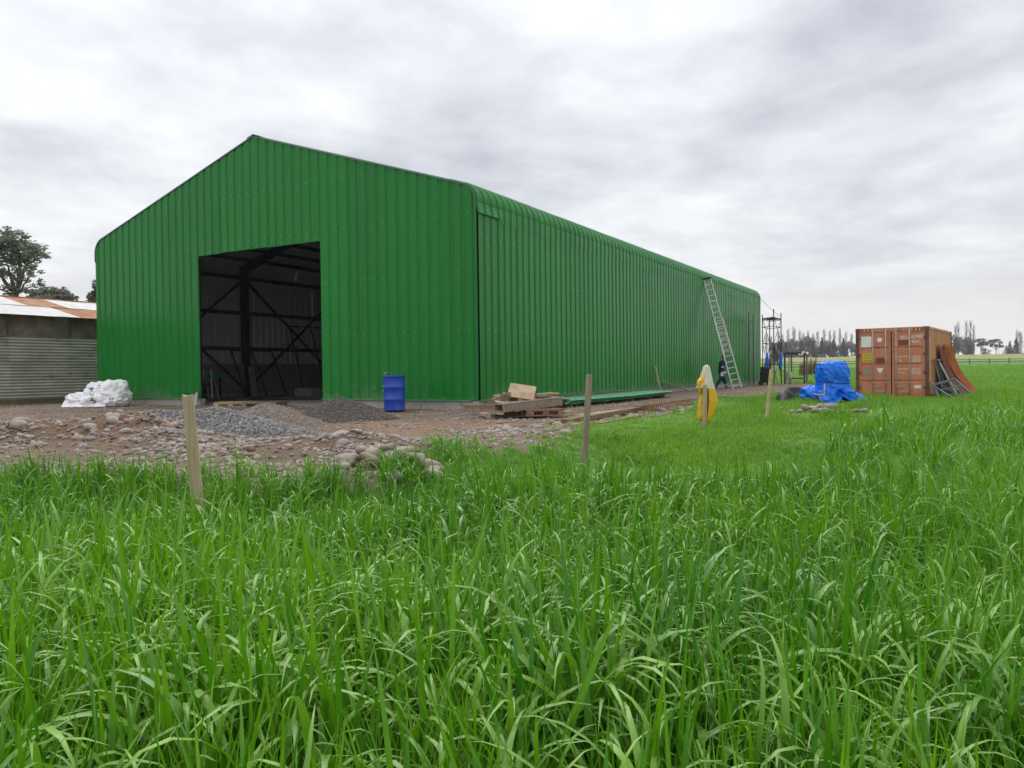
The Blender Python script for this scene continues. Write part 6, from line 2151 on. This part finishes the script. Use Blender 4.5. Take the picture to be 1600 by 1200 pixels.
def grass():
    g = np.random.default_rng(9)

    def cand(n, d0, d1, p0=-260, p1=1860, power=2.0):
        # even over the ground between two depths, with a margin either side of the view
        mg = 3.0
        grid = np.linspace(d0, d1, 800)
        wgt = ((p1 - p0) / FPX * grid + 2 * mg) * grid ** (power - 2)
        cdf = np.cumsum(wgt); cdf /= cdf[-1]
        D = np.interp(g.random(n), cdf, grid)
        lat = g.uniform(0, 1, n) * ((p1 - p0) / FPX * D + 2 * mg) + (p0 - 800) / FPX * D - mg
        px = 800 + lat / D * FPX
        x = CAM[0] + VF[0] * D + VR[0] * lat; y = CAM[1] + VF[1] * D + VR[1] * lat
        return x, y, px, D

    def boxes(x, y):
        bad = (x > -W - .2) & (x < .25) & (y > -.2) & (y < LEN + .2)
        lx = (x - CO.x) * CEX.x + (y - CO.y) * CEX.y; ly = (x - CO.x) * CEY.x + (y - CO.y) * CEY.y
        bad |= (np.abs(lx) < 1.22) & (ly > .02) & (ly < 6.1)
        for fx, fy in FIELD: bad |= (x - fx + .25 * FH.x) ** 2 + (y - fy + .25 * FH.y) ** 2 < .34 ** 2
        t = dp(1243, 622, 24.9); bad |= (x - t.x) ** 2 + (y - t.y) ** 2 < .6 ** 2
        t = dp(1302, 632, 24.0); bad |= (x - t.x) ** 2 + (y - t.y) ** 2 < .5 ** 2
        return ~bad

    def tallness(px, D):
        thr = np.interp(px, THR[0], THR[1])
        Dt = 1.30 * FPX / np.maximum(thr - 580, 8)
        return Dt

    def emit(name, meshes, x, y, hs, label, ws=None):
        z = H(x, y)
        n = len(x)
        rot = np.stack([g.normal(0, .10, n), g.normal(0, .10, n), g.uniform(0, 6.28, n)], 1)
        w = hs * g.uniform(.9, 1.15, n) if ws is None else ws
        scatter(name, meshes, np.stack([x, y, z], 1), rot, np.stack([w, w, hs], 1), g.integers(0, len(meshes), n), label=label, cat='grass')

    # tall oats, close
    x, y, px, D = cand(9000, 0.9, 8.0)
    sd = poly_sd(x, y, DIRT)
    ok = (sd < .05) & (D < tallness(px, D) * g.uniform(.88, 1.12, len(D)))
    hs = (.80 + .42 * vnoise(x, y, .7)) * g.uniform(.85, 1.12, len(x))
    R = np.hypot(x - CAM[0], y - CAM[1])
    hs *= .72 + .28 * smooth(R, 1.2, 3.2)
    hs *= (.58 + .32 * smooth(-sd, .1, 1.5)) * np.where(R > 4.5, .92, 1.0)
    mead = g.random(len(x)) < np.interp(px, [0, 500, 900, 1150, 1500], [.40, .25, .25, .55, .65]) + .35 * (vnoise(x, y, .8) - .5)
    keep = ok & ~mead & (g.random(len(x)) < .80)
    emit('oat_grass', OATS, x[keep], y[keep], hs[keep], 'tall broad leaved oat grass filling the foreground field')
    x2, y2, px2, D2 = cand(9000, 0.9, 8.0)
    sd2 = poly_sd(x2, y2, DIRT)
    ok2 = (sd2 < .05) & (D2 < tallness(px2, D2) * g.uniform(.88, 1.12, len(D2))) & (g.random(len(x2)) < np.interp(px2, [0, 500, 900, 1150, 1500], [.75, .5, .5, .95, 1.0]))
    h2 = (.70 + .40 * vnoise(x2, y2, .7)) * g.uniform(.8, 1.15, len(x2)) * (.58 + .32 * smooth(-sd2, .1, 1.5))
    emit('meadow_grass', MEADOW, x2[ok2], y2[ok2], h2[ok2], 'fine upright grass mixed among the broad oat leaves')
    # tall oats, further
    x, y, px, D = cand(37000, 7.6, 46.0, p0=-260, p1=2200)
    sd = poly_sd(x, y, DIRT)
    Dt = tallness(px, D)
    ok = (sd < .05) & (D < Dt * g.uniform(.85, 1.15, len(D))) & boxes(x, y)
    dens = np.where(D < 14, 1.0, .55); ok &= g.random(len(x)) < dens
    hs = (.72 + .40 * vnoise(x, y, .5)) * g.uniform(.85, 1.15, len(x)) * np.where(D > 18, .72, 1.0) * (.54 + .34 * smooth(-sd, .1, 1.6))
    mead = g.random(len(x)) < np.interp(px, [0, 700, 950, 1150, 1500], [.25, .25, .45, .75, .8])
    km = ok & mead
    emit('fine_field_grass', MEADOW, x[km], y[km], hs[km] * .95, 'fine tall grass of the right hand field', ws=hs[km] * 1.7)
    ok &= ~mead
    emit('field_grass', OATS_FAR, x[ok], y[ok], hs[ok], 'tall field grass stretching to the right beyond the foreground')
    # shorter lawn
    x, y, px, D = cand(72000, 5.5, 30.0, p0=-100, p1=1950, power=1.6)
    sd = poly_sd(x, y, DIRT)
    Dt = tallness(px, D)
    edge = g.uniform(.75, 1.0, len(D))
    cl = vnoise(x, y, 1.1)
    ok = (sd < -.02 - .0 * edge) & (D > Dt * edge) & boxes(x, y) & (g.random(len(x)) < .55 + .6 * cl)
    hs = (.38 + 1.6 * cl ** 2.6 + .45 * vnoise(x + 40, y, .3) ** 2) * g.uniform(.8, 1.2, len(x))
    hs *= (.42 + .58 * smooth(-sd, .1, 1.6)) * .72
    for fx, fy in FIELD[::3]:
        ax = (x - fx) * FH.x + (y - fy) * FH.y; al = (x - fx) * RH.x + (y - fy) * RH.y
        hs = np.where((ax > -2.6) & (ax < .4) & (np.abs(al) < .6), np.minimum(hs, .20), hs)
    emit('lawn_grass', LAWN, x[ok], y[ok], hs[ok], 'bright short grass between the site and the tall field', ws=(np.maximum(hs, .6) * 1.15)[ok])
    # distant sward
    x, y, px, D = cand(26000, 28.0, 120.0, p0=1120, p1=1900, power=1.35)
    sd = poly_sd(x, y, DIRT)
    ok = (sd < 0) & boxes(x, y)
    k = 1 + (D - 28) / 38
    cl = vnoise(x, y, .25)
    hs = (.65 + .8 * cl) * g.uniform(.8, 1.2, len(x))
    emit('distant_grass', LAWN, x[ok], y[ok], hs[ok], 'distant green pasture behind the container', ws=(k * 1.15)[ok])
    # weeds straying along the dirt edge
    x, y, px, D = cand(9000, 7.0, 22.0, p0=-60, p1=1150)
    sd = poly_sd(x, y, DIRT)
    ok = (sd > -.15) & (sd < .45) & (g.random(len(x)) < .35 * np.clip(1 - sd / .5, 0, 1)) & (px > 640)
    emit('edge_weeds', LAWN, x[ok], y[ok], g.uniform(.4, .9, ok.sum()), 'stray grass blades along the edge of the bare earth')


grass()


# ------------------------------------------------------------------ the hazy air over the plain
def haze():
    m = bpy.data.materials.new('thin_haze'); m.use_nodes = True
    N, L = m.node_tree.nodes, m.node_tree.links
    N.remove(N['Principled BSDF'])
    v = N.new('ShaderNodeVolumePrincipled')
    v.inputs['Color'].default_value = (0.80, 0.86, 0.95, 1)
    v.inputs['Density'].default_value = 0.0003
    v.inputs['Anisotropy'].default_value = 0.3
    L.new(v.outputs[0], N['Material Output'].inputs['Volume'])
    o = MB().box((0, 50, 20.5), (1960, 1960, 49)).build('haze', m)
    tag(o, kind='stuff')


haze()
